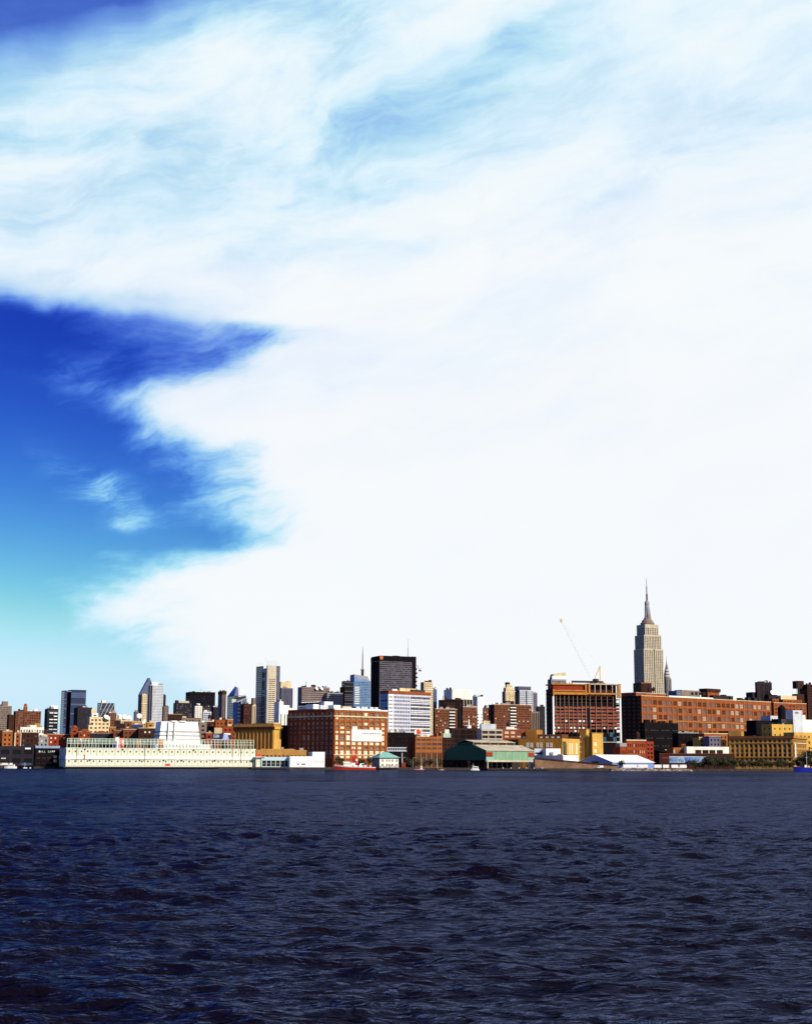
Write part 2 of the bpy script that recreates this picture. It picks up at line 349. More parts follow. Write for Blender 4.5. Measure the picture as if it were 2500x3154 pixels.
# ------------------------------------------------------------------ setting: land, river
def struct(o): o['kind'] = 'structure'; return o
SHORE = 1288
b = MB()
b.poly([(-30000, SHORE, GZ), (30000, SHORE, GZ), (30000, 45000, GZ), (-30000, 45000, GZ)], ASPH)
struct(b.obj('ground'))
b = MB()
b.box(-3000, 3000, SHORE - 1.2, SHORE - .01, -4, GZ + .15, STONE)
sw = struct(b.obj('sea_wall'))
rn = random.Random(3)
def water():
    rows, cols = 1500, 400
    r = np.geomspace(14, SHORE + 6, rows)
    a = np.linspace(R(-25), R(25), cols)
    X = r[:, None] * np.tan(a)[None, :]; Y = np.repeat(r[:, None], cols, 1)
    Z = np.zeros_like(X); DX = np.zeros_like(X); DY = np.zeros_like(X)
    rg = np.random.RandomState(5); base = R(262)
    sp = np.maximum(r * (math.log((SHORE + 6) / 14) / rows), r * R(50) / cols)[:, None]
    for i in range(110):
        lam = 0.34 * (6.0 / .34) ** rg.rand(); th = base + rg.normal(0, .55 if lam < 6 else .35)
        kx, ky = math.cos(th) * 2 * math.pi / lam, math.sin(th) * 2 * math.pi / lam
        A = .0056 * lam ** .8 * (.5 + rg.rand())
        A *= 1.15 if .9 < lam < 2.4 else (1.05 if lam > 2.4 else .85)
        ph = kx * X + ky * Y + rg.rand() * 6.283
        fil = np.clip((lam / sp - 2.2) / 2, 0, 1)
        Z += A * fil * np.cos(ph); DX -= A * .75 * fil * math.cos(th) * np.sin(ph); DY -= A * .75 * fil * math.sin(th) * np.sin(ph)
    # gusts: patches of livelier and calmer water
    g = np.zeros_like(X)
    for i in range(14):
        lam = rg.uniform(25, 140); th = rg.rand() * 6.283
        g += np.cos((math.cos(th) * X + math.sin(th) * Y * .6) * 6.283 / lam + rg.rand() * 6.283)
    g = 1 + .22 * np.clip(g / 2.6, -2, 2)
    X = X + DX * g; Y = Y + DY * g; Z = Z * g
    n = rows * cols
    v = np.stack([X, Y, Z], -1).reshape(-1, 3)
    i0 = (np.arange(rows - 1)[:, None] * cols + np.arange(cols - 1)[None, :]).ravel()
    f = np.stack([i0, i0 + 1, i0 + cols + 1, i0 + cols], -1)
    big = np.array([(-30000, -30000, -1.2), (30000, -30000, -1.2), (30000, SHORE + 6, -1.2), (-30000, SHORE + 6, -1.2)])
    v = np.concatenate([v, big]); f = np.concatenate([f, [[n, n + 1, n + 2, n + 3]]])
    me = bpy.data.meshes.new('river'); me.vertices.add(len(v)); me.vertices.foreach_set('co', v.ravel())
    me.loops.add(f.size); me.loops.foreach_set('vertex_index', f.ravel().astype(np.int32)); me.polygons.add(len(f))
    me.polygons.foreach_set('loop_start', np.arange(0, f.size, 4, dtype=np.int32)); me.polygons.foreach_set('use_smooth', np.ones(len(f), bool))
    me.update(); me.validate()
    mt = bpy.data.materials.new('river_water'); mt.use_nodes = True; t = mt.node_tree; t.nodes.clear()
    out = t.nodes.new('ShaderNodeOutputMaterial'); mixs = t.nodes.new('ShaderNodeMixShader'); t.links.new(mixs.outputs[0], out.inputs[0])
    df = t.nodes.new('ShaderNodeBsdfDiffuse'); df.inputs[0].default_value = (.0045, .003, .006, 1); t.links.new(df.outputs[0], mixs.inputs[1])
    gl = t.nodes.new('ShaderNodeBsdfGlossy'); gl.inputs[0].default_value = (.185, .23, .43, 1); gl.inputs[1].default_value = .15; t.links.new(gl.outputs[0], mixs.inputs[2])
    fz = t.nodes.new('ShaderNodeFresnel'); fz.inputs[0].default_value = 1.2; t.links.new(fz.outputs[0], mixs.inputs[0])
    tc = t.nodes.new('ShaderNodeTexCoord'); last = None
    for sc, strg, dst, asp in ((4.0, .9, .16, .5), (1.3, .85, .38, .45), (.3, .75, 1.1, .4), (.085, .6, 2.6, .35)):
        mp = t.nodes.new('ShaderNodeMapping'); mp.inputs['Scale'].default_value = (asp, 1, 1); mp.inputs['Rotation'].default_value = (0, 0, R(-8)); t.links.new(tc.outputs['Object'], mp.inputs[0])
        nz = t.nodes.new('ShaderNodeTexNoise'); nz.inputs['Scale'].default_value = sc; nz.inputs['Detail'].default_value = 3; nz.inputs['Distortion'].default_value = .6; t.links.new(mp.outputs[0], nz.inputs[0])
        bp = t.nodes.new('ShaderNodeBump'); bp.inputs['Strength'].default_value = strg; bp.inputs['Distance'].default_value = dst; t.links.new(nz.outputs['Fac'], bp.inputs['Height'])
        if last: t.links.new(last, bp.inputs['Normal'])
        last = bp.outputs[0]
    gz = t.nodes.new('ShaderNodeTexNoise'); gz.inputs['Scale'].default_value = .018; gz.inputs['Detail'].default_value = 4; gm = t.nodes.new('ShaderNodeMapping'); gm.inputs['Scale'].default_value = (.5, 1, 1)
    t.links.new(tc.outputs['Object'], gm.inputs[0]); t.links.new(gm.outputs[0], gz.inputs[0]); gr = t.nodes.new('ShaderNodeMapRange'); t.links.new(gz.outputs['Fac'], gr.inputs[0])      # wind patches: rougher and calmer water
    gr.inputs[1].default_value = .35; gr.inputs[2].default_value = .65; gr.inputs[3].default_value = .05; gr.inputs[4].default_value = .20; t.links.new(gr.outputs[0], gl.inputs[1])
    for q in (gl, fz, df): t.links.new(last, q.inputs['Normal'])
    me.materials.append(mt)
    o = bpy.data.objects.new('river', me); C.objects.link(o); return struct(o)
water()

# ------------------------------------------------------------------ far towers (midtown)
GRD = dict(bw=3.4, fh=3.8, wf=.55, hf=.5)
FINE = dict(bw=2.6, fh=3.6, wf=.6, hf=.55)
BAND = dict(nx=1, wf=1, m=.5, fh=3.9, hf=.55)
VERT = dict(bw=3.2, ny=1, hf=1, wf=.55, b=1, t=2.5)

# tall stepped skyscraper with spire
def spire_tower():
    B = Bld('skyscraper', 'tall pale stepped skyscraper with domed mast and long antenna spire', 'skyscraper', 1951, 1982, 2042, 1998, 3443, 24)
    wl = W_['limestone']; gl = G('brown', 'gray', 'brown'); fs = dict(bw=4.6, fh=3.7, wf=.5, hf=.78, rec=.7, t=3, m=1.6)
    z1, z2, z3 = B.z(1998), B.z(1955), B.z(1922); w, d = B.w, B.d
    # shaft with a central recess on the front
    rc0, rc1 = w * .50, w * .56
    for (a, c, zt) in ((0, rc0, z1), (rc1, w, z1)):
        B.tier(zt, 0, a, c, 0, d, wl, gl, fs, dict(fs, bw=4.2))
    B.tier(z1, 0, rc0, rc1, 2.5, d - 1, W_['gray_brown'], gl, None)
    i1, i2 = 2.2, 5.0
    B.tier(z2, z1 - .5, i1, w - i1 - 1.5, i1 * .4, d - i1, wl, gl, fs, dict(fs, bw=4.2))
    B.tier(z3, z2 - .5, i2 + 1.0, w - i2 - 5, i2 * .4, d - i2, wl, gl, dict(fs, t=8), dict(fs, t=8))
    B.done()
    cu, cv_ = w * .46, d * .47
    b = MB(); zz = z3
    b.lathe(cu, cv_, [(16.5, zz - .4), (16.5, zz + 4), (14, zz + 6), (13, zz + 9), (9.5, zz + 13), (7, zz + 17), (6.2, zz + 22)], W_['gray_brown'], 16); dm = b.obj('dome_base', B.root)
    zt = B.z(1846); b = MB(); b.lathe(cu, cv_, [(6.0, zz + 22), (5.2, zt - 14), (5.2, zt - 9), (6.0, zt - 8.8), (5.0, zt - 4), (3.4, zt)], W_['gray'], 12); mm = b.obj('mooring_mast', B.root)
    for a in (200, 245, 290, 335):
        b = MB(); ca, sa = math.cos(R(a)), math.sin(R(a)); b.hexa([(cu + ca * 5 - .8, cv_ + sa * 5 - .8, zz + 12), (cu + ca * 9 + .8, cv_ + sa * 9 - .8, zz + 12), (cu + ca * 5 - .8, cv_ + sa * 5 + .8, zz + 12), (cu + ca * 9 + .8, cv_ + sa * 9 + .8, zz + 12),
            (cu + ca * 4 - .8, cv_ + sa * 4 - .8, zt - 16), (cu + ca * 5.4 + .8, cv_ + sa * 5.4 - .8, zt - 16), (cu + ca * 4 - .8, cv_ + sa * 4 + .8, zt - 16), (cu + ca * 5.4 + .8, cv_ + sa * 5.4 + .8, zt - 16)], STEEL); b.obj('mast_wing', mm)
    ya = B.z(1774); b = MB(); L_ = ya - zt
    b.lathe(cu, cv_, [(2.0, zt), (2.0, zt + L_ * .28), (1.1, zt + L_ * .3), (1.1, zt + L_ * .6), (.6, zt + L_ * .62), (.5, zt + L_ * .85), (.15, ya)], DKST, 8); b.obj('antenna', B.root)
    # darker lower shoulders
    z5 = B.z(2104)
    b2 = Bld('office_tower', 'dark brown stepped tower block at the foot of the spired skyscraper', 'building', 1949, 1974, 2006, 2103, 2900, 24)
    b2.tier(wall=W_['brick_dark'], glass=G('dark', 'brown'), f=dict(VERT, bw=5), l=dict(VERT, bw=5)).done()
    b2.box('parapet', -.4, b2.w + .4, -.4, 1.2, b2.h - 2, b2.h + .6, W_['brick_brown'])
spire_tower()
def needle_tower():
    B = Bld('skyscraper', 'slim grey crown tower with scalloped needle top beside the tallest skyscraper', 'skyscraper', 2044, 2052, 2067, 2090, 4700, 24)
    B.tier(wall=W_['gray'], glass=G('gray', 'dark'), f=dict(VERT, bw=5), l=VERT).done()
    h, cu, cv_ = B.h, B.w * .42, B.w * .5; z = lambda y: B.z(y); r = B.w * .62
    b = MB(); b.lathe(cu, cv_, [(r, h - .5), (r * .9, z(2080)), (r * .62, z(2066)), (r * .35, z(2054)), (r * .14, z(2044)), (.5, z(2030))], W_['gray_brown'], 8); cr = b.obj('crown', B.root)
    for i, y in enumerate((2084, 2075, 2066)):
        b = MB(); b.lathe(cu, cv_, [(r * (.97 - .14 * i), z(y)), (r * (.90 - .17 * i), z(y - 4))], STEEL, 8, cap=False); b.obj('crown_arch', cr)
    b = MB(); b.lathe(cu, cv_, [(.7, z(2034)), (.2, z(2020))], DKST, 6); b.obj('needle', B.root)
needle_tower()

# far left group
B = simple('apartment_tower', 'grey brown tower with penthouse cut by the left frame edge', 'building', -25, -12, 37, 2174, 2600, 'gray_brown', ('dark', 'gray'), f=FINE, clut=3, seed=2)
B.box('penthouse', B.u(8), B.u(25), 2, 12, B.h - .4, B.z(2160), W_['gray_brown'])
B = simple('apartment_block', 'broad dark brown brick block with small red tank house on top', 'building', 42, 49, 127, 2190, 2200, 'brick_brown', ('dark', 'brown', 'gray'), f=dict(FINE, bw=3.2), clut=2, seed=4)
B.box('tank_house', B.u(75), B.u(85), 2, 9, B.h - .4, B.z(2176), W_['brick_rust']); B.tank(B.u(80), 5.5, B.z(2176) + .3, 2.4, 2.5, W_['brick_rust'], .3)
B.box('side_wing', -9, -.02, 3, 20, 0, B.h * .93, W_['brick_dark'])
B = simple('apartment_tower', 'dark glass apartment tower with white balcony bands and white penthouse', 'building', 138, 147, 180, 2183, 1900, 'charcoal', ('dark', 'navy'), f=dict(BAND, fh=3.4, hf=.42, glass=G('dark', 'dark', 'navy', 'gray')), l=dict(bw=3, fh=3.4, glass=G('blue', 'navy')))
B.box('penthouse', B.u(157), B.u(179), 2, 10, B.h - .4, B.z(2174), WHITE)
for i in range(12):
    zz = B.h - 6 - i * 4.1
    for (a, c) in ((.18, .52), (.58, .92)):
        if (i * 7 + int(a * 10)) % 5 != 3: B.box('balcony', B.w * a, B.w * c, -1.3, -.02, zz, zz + 1.2, WHITE if i < 3 else W_['pale_gray'])
def twin():
    B = Bld('glass_tower', 'pair of joined dark blue glass towers with angled corners', 'building', 172, 199, 207, 2127, 3200, 24, d=34)
    nv = [G_['navy'], G_['navy'], G_['blue']]
    B.tier(wall=W_['navy'], glass=nv, f=dict(BAND, hf=.75, rec=.2), l=dict(BAND, hf=.75, rec=.2))
    u0 = B.w; u1 = B.u(219); B.tier(B.h * .985, 0, u0, u1, 10, 30, W_['black'], nv, None)
    u2, u3 = B.u(244), B.u(265); 
    B.tier(B.h * 1.012, 0, u1, u3, -2, 36, W_['navy'], nv, dict(BAND, hf=.75, rec=.2), dict(BAND, hf=.75, rec=.2))
    B.tier(B.h * .80, 0, u3, u3 + 4, 4, 26, W_['navy'], nv, dict(BAND, hf=.7, rec=.2))
    B.done()
twin()
simple('office_block', 'near black slab block in front of the blue glass twin towers', 'building', 228, 240, 284, 2179, 2500, 'charcoal', ('dark', 'navy'), f=dict(GRD, rec=.2), clut=5, seed=8)
def diagrid():
    B = Bld('glass_tower', 'dark glass tower with white diagonal bracing lines', 'building', 300, 309, 353, 2165, 3500, 24)
    B.tier(wall=W_['slate'], glass=G('navy', 'dark', 'purple'), f=dict(BAND, hf=.8, rec=.15), l=dict(BAND, hf=.8, rec=.15)).done()
    n = 4; s_ = B.w / n; H_ = 34.0
    for r_ in range(4):
        for i in range(n):
            z0 = B.h - (r_ + 1) * H_ / 2; 
            b = MB(); b.bar((i * s_, -.6, z0), ((i + 1) * s_, -.6, z0 + H_ / 2) if (r_ + i) % 9 else ((i + .5) * s_, -.6, z0 + H_ / 2), .7, STEEL); b.obj('brace', B.root)
    B.box('roof_box', B.u(316), B.u(328), 6, 16, B.h - .4, B.z(2157), W_['offwhite'])
diagrid()
def wedge_tower():
    B = Bld('glass_tower', 'pale tower with sloped dark glass pyramid rising to a point', 'building', 452, 463, 504, 2110, 3500, 24)
    wl = W_['pale_gray']; B.tier(wall=wl, glass=G('gray', 'blue', 'gray'), f=dict(bw=2.8, fh=3.6, wf=.5, hf=.5, rec=.25), l=dict(BAND, hf=.85, rec=.2, glass=G('blue')), lw=W_['sky_blue'])
    B.done()
    b = MB(); b.box(B.u(464), B.u(470), -.9, -.02, 0, B.h - 1, W_['charcoal']); b.obj('dark_strip', B.root)
    B.box('crown_wall', B.u(468), B.u(488), 1, 12, B.h - .4, B.z(2102), WHITE); B.box('crown_screen', B.u(489), B.u(502), 1.5, 12, B.h - .4, B.z(2105), W_['gray'])
    u0, u1 = B.u(434), B.u(468); za, zb_ = B.z(2088), B.z(2140); um = B.u(460)
    b = MB(); y0, y1 = 6, 22
    for yy, fl in ((y0, 0), (y1, 1)):
        pl = [(u0, yy, zb_), (u0, yy, 0), (u1, yy, 0), (u1, yy, B.z(2100)), (um + 2, yy, za), (um, yy, za)]
        b.poly(pl[::-1] if fl else pl, W_['slate'])
    for p, q in (((u0, zb_), (um, za)), ((um, za), (um + 2, za)), ((um + 2, za), (u1, B.z(2100))), ((u1, B.z(2100)), (u1, 0)), ((u0, 0), (u0, zb_))):
        b.poly([(p[0], y0, p[1]), (p[0], y1, p[1]), (q[0], y1, q[1]), (q[0], y0, q[1])], G_['purple'])
    b.obj('sloped_glass', B.root)
    B2 = Bld('apartment_tower', 'slim cream masonry tower standing before the sloped glass pyramid', 'building', 426, 438, 453, 2139, 3300, 24)
    B2.tier(wall=W_['cream'], glass=G('brown', 'gray'), f=dict(bw=3, fh=3.8, wf=.45, hf=.5), l=GRD, lw=W_['gray_brown']).done()
    B2.box('cornice', -.4, B2.w + .4, -.5, 1, B2.z(2168), B2.z(2166), W_['offwhite']); B2.clutter(3, seed=5, hm=4)
wedge_tower()
simple('office_tower', 'narrow dark stepped tower right of the pointed pale tower', 'building', 500, 505, 511, 2141, 3800, 'charcoal', ('dark',), f=GRD, d=25)
simple('office_block', 'low brown tower stepped down right of the pointed pale tower', 'building', 500, 505, 520, 2176, 3400, 'gray_brown', ('dark', 'brown'), f=GRD, clut=2)
simple('office_block', 'small purple grey block left of the cream masonry tower', 'building', 412, 416, 428, 2192, 3300, 'purple_gray', ('navy',), f=GRD)
B = simple('office_tower', 'dark grey gridded office tower with pale roof band', 'building', 534, 543, 592, 2165, 3000, 'charcoal', ('purple', 'gray', 'dark', 'dark'), f=dict(bw=3.4, fh=3.8, wf=.6, hf=.6, rec=.2))
B.box('roof_screen', B.u(551), B.u(583), 1, 10, B.h - .4, B.z(2159), W_['concrete']); B.box('stair_tower', 0.2, B.u(549), 1, 12, B.h - .4, B.z(2157), W_['charcoal'])
B = simple('office_tower', 'wide black slab tower with flat top and slim roof pole', 'building', 572, 584, 663, 2131, 3600, 'black', ('dark', 'navy'), f=dict(GRD, rec=.15, t=9), th=20)
b = MB(); b.bar((B.u(620), 5, B.h - .4), (B.u(620), 5, B.z(2121)), .35, DKST); b.obj('roof_pole', B.root)
B = simple('apartment_tower', 'slim mottled white tower in front of the wide black slab', 'building', 598, 601, 623, 2175, 2700, 'offwhite', ('gray', 'brown', 'gray'), f=dict(FINE, bw=3))
B.box('penthouse', B.u(606), B.u(617), 2, 9, B.h - .4, B.z(2167), W_['offwhite'])
simple('office_block', 'dark block with white dashes below the wide black slab', 'building', 620, 624, 650, 2176, 2800, 'charcoal', ('gray', 'purple', 'red'), f=GRD)
simple('office_block', 'blue grey gridded low block in front of the wide black slab', 'building', 622, 626, 651, 2192, 2600, 'pale_gray', ('navy', 'dark'), f=dict(bw=3.6, fh=3.6, wf=.7, hf=.6))
simple('office_block', 'dark low block between the wide black slab and the octagonal tower', 'building', 652, 658, 674, 2178, 3300, 'charcoal', ('dark', 'navy'), f=GRD)
B = simple('office_tower', 'dark tower with flared brown cap and blue grey shaded side', 'building', 672, 685, 697, 2129, 3400, 'gray_brown', ('dark', 'brown'), f=dict(VERT, bw=4), lw='slate', l=dict(GRD, glass=G('navy', 'gray')))
B.box('cap', -.6, B.w + .6, -.6, B.d, B.h - 7, B.h + .3, W_['brick_dark'])
def crystal():
    B = Bld('glass_tower', 'faceted blue glass tower with pale sloping pyramid crown', 'building', 700, 722, 758, 2142, 3400, 24)
    B.tier(wall=W_['slate'], glass=G('purple', 'navy', 'dark'), f=dict(BAND, hf=.75, rec=.15), l=dict(BAND, hf=.8, rec=.15, glass=G('blue', 'navy'))).done()
    ap = Vector((B.u(732), B.d * .35, B.z(2112))); h = B.h - .4; b = MB(); w_, d_ = B.w, B.d
    t0, t1 = Vector((B.u(729), 4, B.z(2117))), Vector((B.u(741), 5, B.z(2117)))
    b.poly([(0, 0, h), (w_ * .5, 0, h - 4), t1, t0], W_['slate']); b.poly([(w_ * .35, -.4, h - 3), (w_, 0, h), t1 + Vector((4, 0, -3)), t1, t0 + Vector((3, 0, 0))], W_['pale_gray'])
    b.poly([(w_, 0, h), (w_, d_, h), ap + Vector((5, 4, -2)), t1 + Vector((4, 0, -3))], W_['gray']); b.poly([(0, d_, h), (0, 0, h), t0, ap], W_['sky_blue'])
    b.poly([t0, t1, ap + Vector((5, 4, -2)), ap], W_['pale_gray']); b.poly([(w_, d_, h), (0, d_, h), ap, ap + Vector((5, 4, -2))], W_['slate']); b.obj('crown', B.root)
    b = MB(); b.bar(ap, ap + Vector((0, 0, 9)), .4, STEEL); b.obj('roof_pole', B.root)
    for i in range(4): B.box('balcony_band', B.u(714), B.u(727), -1, -.02, B.z(2156 + 3 * i), B.z(2154.6 + 3 * i), WHITE)
    B2 = Bld('glass_tower', 'lower glass tower with slanted roof in front of the faceted one', 'building', 718, 731, 760, 2162, 3000, 24)
    b = MB(); w_, d_ = B2.w, B2.d; h0, h1 = B2.z(2163), B2.z(2150)
    b.poly([(0, 0, 0), (w_ * .55, 0, 0), (w_ * .42, 0, h0 + (h1 - h0) * .5), (0, 0, h0)], G_['navy']); b.poly([(w_ * .55, 0, 0), (w_, 0, 0), (w_, 0, h1), (w_ * .42, 0, h0 + (h1 - h0) * .5)], W_['slate'])
    b.poly([(0, d_, 0), (0, 0, 0), (0, 0, h0), (0, d_, h0)], W_['steel_blue']); b.poly([(w_, 0, 0), (w_, d_, 0), (w_, d_, h1), (w_, 0, h1)], W_['slate']); b.poly([(w_, d_, 0), (0, d_, 0), (0, d_, h0), (w_, d_, h1)], W_['slate']); b.poly([(0, 0, h0), (w_, 0, h1), (w_, d_, h1), (0, d_, h0)], W_['gray'])
    b.obj('wall', B2.root)
    for p, q in (((0, h0), (w_, h1)), ((w_ * .42, h0 + (h1 - h0) * .5), (w_ * .55, 0))):
        b = MB(); b.bar((p[0], -.4, p[1]), (q[0], -.4, q[1]), .7, STEEL); b.obj('edge_trim', B2.root)
    for i in range(9):
        zz = h0 - 6 - i * 7.5; B2.box('floor_band', .3, w_ - .3, -.25, -.02, zz, zz + .7, W_['slate'])
crystal()
simple('office_block', 'brown tower with sloping left roofline before the glass towers', 'building', 741, 751, 774, 2168, 2800, 'brick_dark', ('brown', 'dark', 'red'), f=dict(GRD, hf=.4), clut=3, seed=12)
B = simple('apartment_tower', 'thin cream tower squeezed left of the tall grey screened skyscraper', 'building', 772, 777, 788, 2172, 3000, 'cream', ('brown', 'gray'), f=VERT, lw='gray')
B.box('top_block', B.u(780), B.u(788), 2, 14, B.h - .4, B.z(2150), W_['gray_brown'])
def screen_tower():
    B = Bld('skyscraper', 'tall grey tower wrapped in pale horizontal screens with open rod crown', 'skyscraper', 789, 823, 862, 2050, 3100, 30)
    w, d = B.w, B.d; sl_ = W_['slate']; gl = G('navy', 'purple', 'gray')
    B.tier(B.h * .975, 0, 3, w - 3, 3, d - 3, W_['gray_brown'], gl, dict(BAND, hf=.7, rec=.2), dict(BAND, hf=.7, rec=.2))
    u1 = B.u(852)
    # front screen plane
    B.tier(B.h, 0, 1.2, u1, .0, 6, W_['concrete'], G('gray', 'brown', 'gray'), dict(bw=8, fh=4.2, wf=.82, hf=.34, rec=.3, t=26, m=2.5, b=2, glass=lambda i, j, a, c: G_['gray'] if (j // 5) % 2 and (i + j) % 3 else G_['dark']), None)
    # left screen plane
    v0, v1 = B.vl(808), d
    B.tier(B.h * 1.0, 0, 0, 3, v0, v1, W_['navy'], gl, dict(BAND, hf=.8, rec=.15), dict(BAND, hf=.75, rec=.2, glass=G('navy', 'navy', 'blue')))
    B.tier(B.h * 1.0, 0, u1 + 3, w + 1.5, 2.0, 14, W_['slate'], G('gray', 'blue', 'purple', 'gray'), dict(bw=3, fh=4.2, wf=.8, hf=.55, rec=.2), None)
    B.done()
    for i in range(9):
        b = MB(); uu = 1.5 + i * (u1 - 2) / 8; b.bar((uu, .3, B.h - .5), (uu, .3, B.z(2034 + (i % 2) * 2)), .22, STEEL); b.obj('screen_rod', B.root)
    for i in range(5):
        b = MB(); vv = v0 + i * (v1 - v0) / 4.2; b.bar((.3, vv, B.h - .5), (.3, vv, B.z(2038)), .22, STEEL); b.obj('screen_rod', B.root)
    b = MB(); b.bar((2.5, v0 - .5, 0), (2.5, v0 - .5, B.h), .7, STEEL); b.bar((.3, .5, 0), (.3, .5, B.h - 2), .5, STEEL); b.obj('corner_mast', B.root)
    for i in range(24):
        zz = B.h - 14 - i * 8.2; c_ = random.Random(i).random()
        if c_ > .3: B.box('stair_bay', .8, 2.9, v0 * .35, v0 - 1.5, zz, zz + 3 + 3 * c_, W_['pale_gray'] if c_ > .62 else W_['gray'])
    b = MB(); b.bar((6, 8, B.h - .5), (0, 12, B.z(2023)), .35, STEEL); b.obj('roof_mast', B.root)
screen_tower()
B = simple('office_tower', 'dark purple tower with cream crown right of the grey screened tower', 'building', 858, 866, 902, 2119, 3300, 'purple_gray', ('dark', 'navy'), f=dict(VERT, bw=3), lw='charcoal')
B.box('crown', B.u(866), B.u(886), 3, 14, B.h - .4, B.z(2100), W_['cream']); B.box('crown_wing', B.u(887), B.u(900), 5, 10, B.h - .4, B.z(2097), W_['cream'])
# white art deco building
B = simple('white_building', 'bright white stepped building with vertical stripes behind the tan cornice block', 'building', 855, 860, 873, 2161, 2000, 'white', ('brown', 'gray'), f=dict(VERT, bw=4.2, wf=.32, b=2, t=16), d=20)
B.tier(B.z(2172), 0, B.w, B.u(893), 2, 18, W_['white'], G('brown'), dict(VERT, wf=.4, t=12)); B.tier(B.z(2180), 0, B.u(893), B.u(930), 4, 18, W_['offwhite'], G('gray'), None); B.done()
def brown_antenna():
    B = Bld('office_block', 'broad brown office block with rooftop dishes and antenna mast', 'building', 917, 930, 1015, 2116, 2800, 24)
    B.tier(wall=mat('pink_gray', (.19, .145, .135), .9, .25, .1), glass=G('brown', 'dark', 'gray'), f=dict(BAND, hf=.22), l=None).done()
    B.tier(B.z(2133), 0, B.u(1000), B.u(1047), -14, 10, W_['gray'], G('brown', 'dark'), dict(BAND, hf=.4, glass=G('purple')), dict(BAND, hf=.4)); 
    b = MB(); b.bar((B.u(946), 6, B.h - .4), (B.u(946), 6, B.z(2100)), .45, DKST); b.obj('antenna', B.root)
    for x in (973, 989):
        b = MB(); uu = B.u(x); b.lathe(0, 0, [(.1, 0), (1.8, .5), (3.0, 1.5)], WHITE, 12, cap=False); o = b.obj('dish', B.root); o.location = (uu, -2, B.z(2121)); o.rotation_euler = (R(65), 0, R(15))
    B.clutter(9, seed=21, hm=5, mats=('gray', 'charcoal', 'brick_dark')); B.done()
    for i in range(7): u = B.u(1002 + i * 6); B.box('roof_unit', u, u + 3, -12, -8, B.z(2133) - .4, B.z(2133) + 1 + i % 3, W_['charcoal'])
brown_antenna()
def spire_glass():
    B = Bld('glass_tower', 'blue glass tower with slanted grey top and tall roof spire', 'building', 1078, 1091, 1141, 2080, 3600, 24)
    B.tier(B.z(2097), 0, wall=W_['steel_blue'], glass=G('teal', 'blue', 'teal', 'navy'), f=dict(bw=3.2, fh=4, wf=.78, hf=.7, rec=.15), l=dict(BAND, hf=.8, rec=.15)).done()
    h = B.z(2097) - .4; w_, d_ = B.w, B.d; b = MB()
    T = [(0, 0, B.z(2085)), (w_, 0, h + .2), (0, d_, B.z(2078)), (w_, d_, B.z(2086))]; b.hexa([(0, 0, h), (w_, 0, h), (0, d_, h), (w_, d_, h)] + T, W_['steel_blue']); b.obj('slanted_glass', B.root)
    b = MB(); b.hexa([(2, 3, h + 2), (w_ - 1, 3, h + 1), (2, d_, h), (w_ - 1, d_, h), (2, 5, B.z(2077)), (w_ - 6, 5, B.z(2082)), (2, d_, B.z(2077)), (w_ - 6, d_, B.z(2082))], W_['gray']); b.obj('crown_screen', B.root)
    for i in range(10): B.box('white_band', 1, B.u(1107), -.9, -.02, B.z(2118 + i * 5.6), B.z(2116 + i * 5.6), WHITE)
    uc = B.u(1121); b = MB(); b.lathe(uc, 10, [(3.6, h), (3.4, B.z(2062))], DKST, 8); sp = b.obj('spire_base', B.root)
    b = MB(); b.lathe(uc, 10, [(5.5, B.z(2063)), (5.5, B.z(2060.5)), (1.7, B.z(2060)), (1.4, B.z(2020)), (.8, B.z(2005)), (.3, B.z(1990))], W_['gray_brown'], 8); b.obj('spire', B.root)
    B2 = simple('office_tower', 'plain black tower left of the blue glass spired tower', 'building', 1052, 1061, 1088, 2098, 3400, 'black', ('dark', 'purple'), f=dict(BAND, rec=.15))
    B2.box('side_step', -4, -.02, 3, 18, 0, B2.z(2116), W_['black'])
spire_glass()
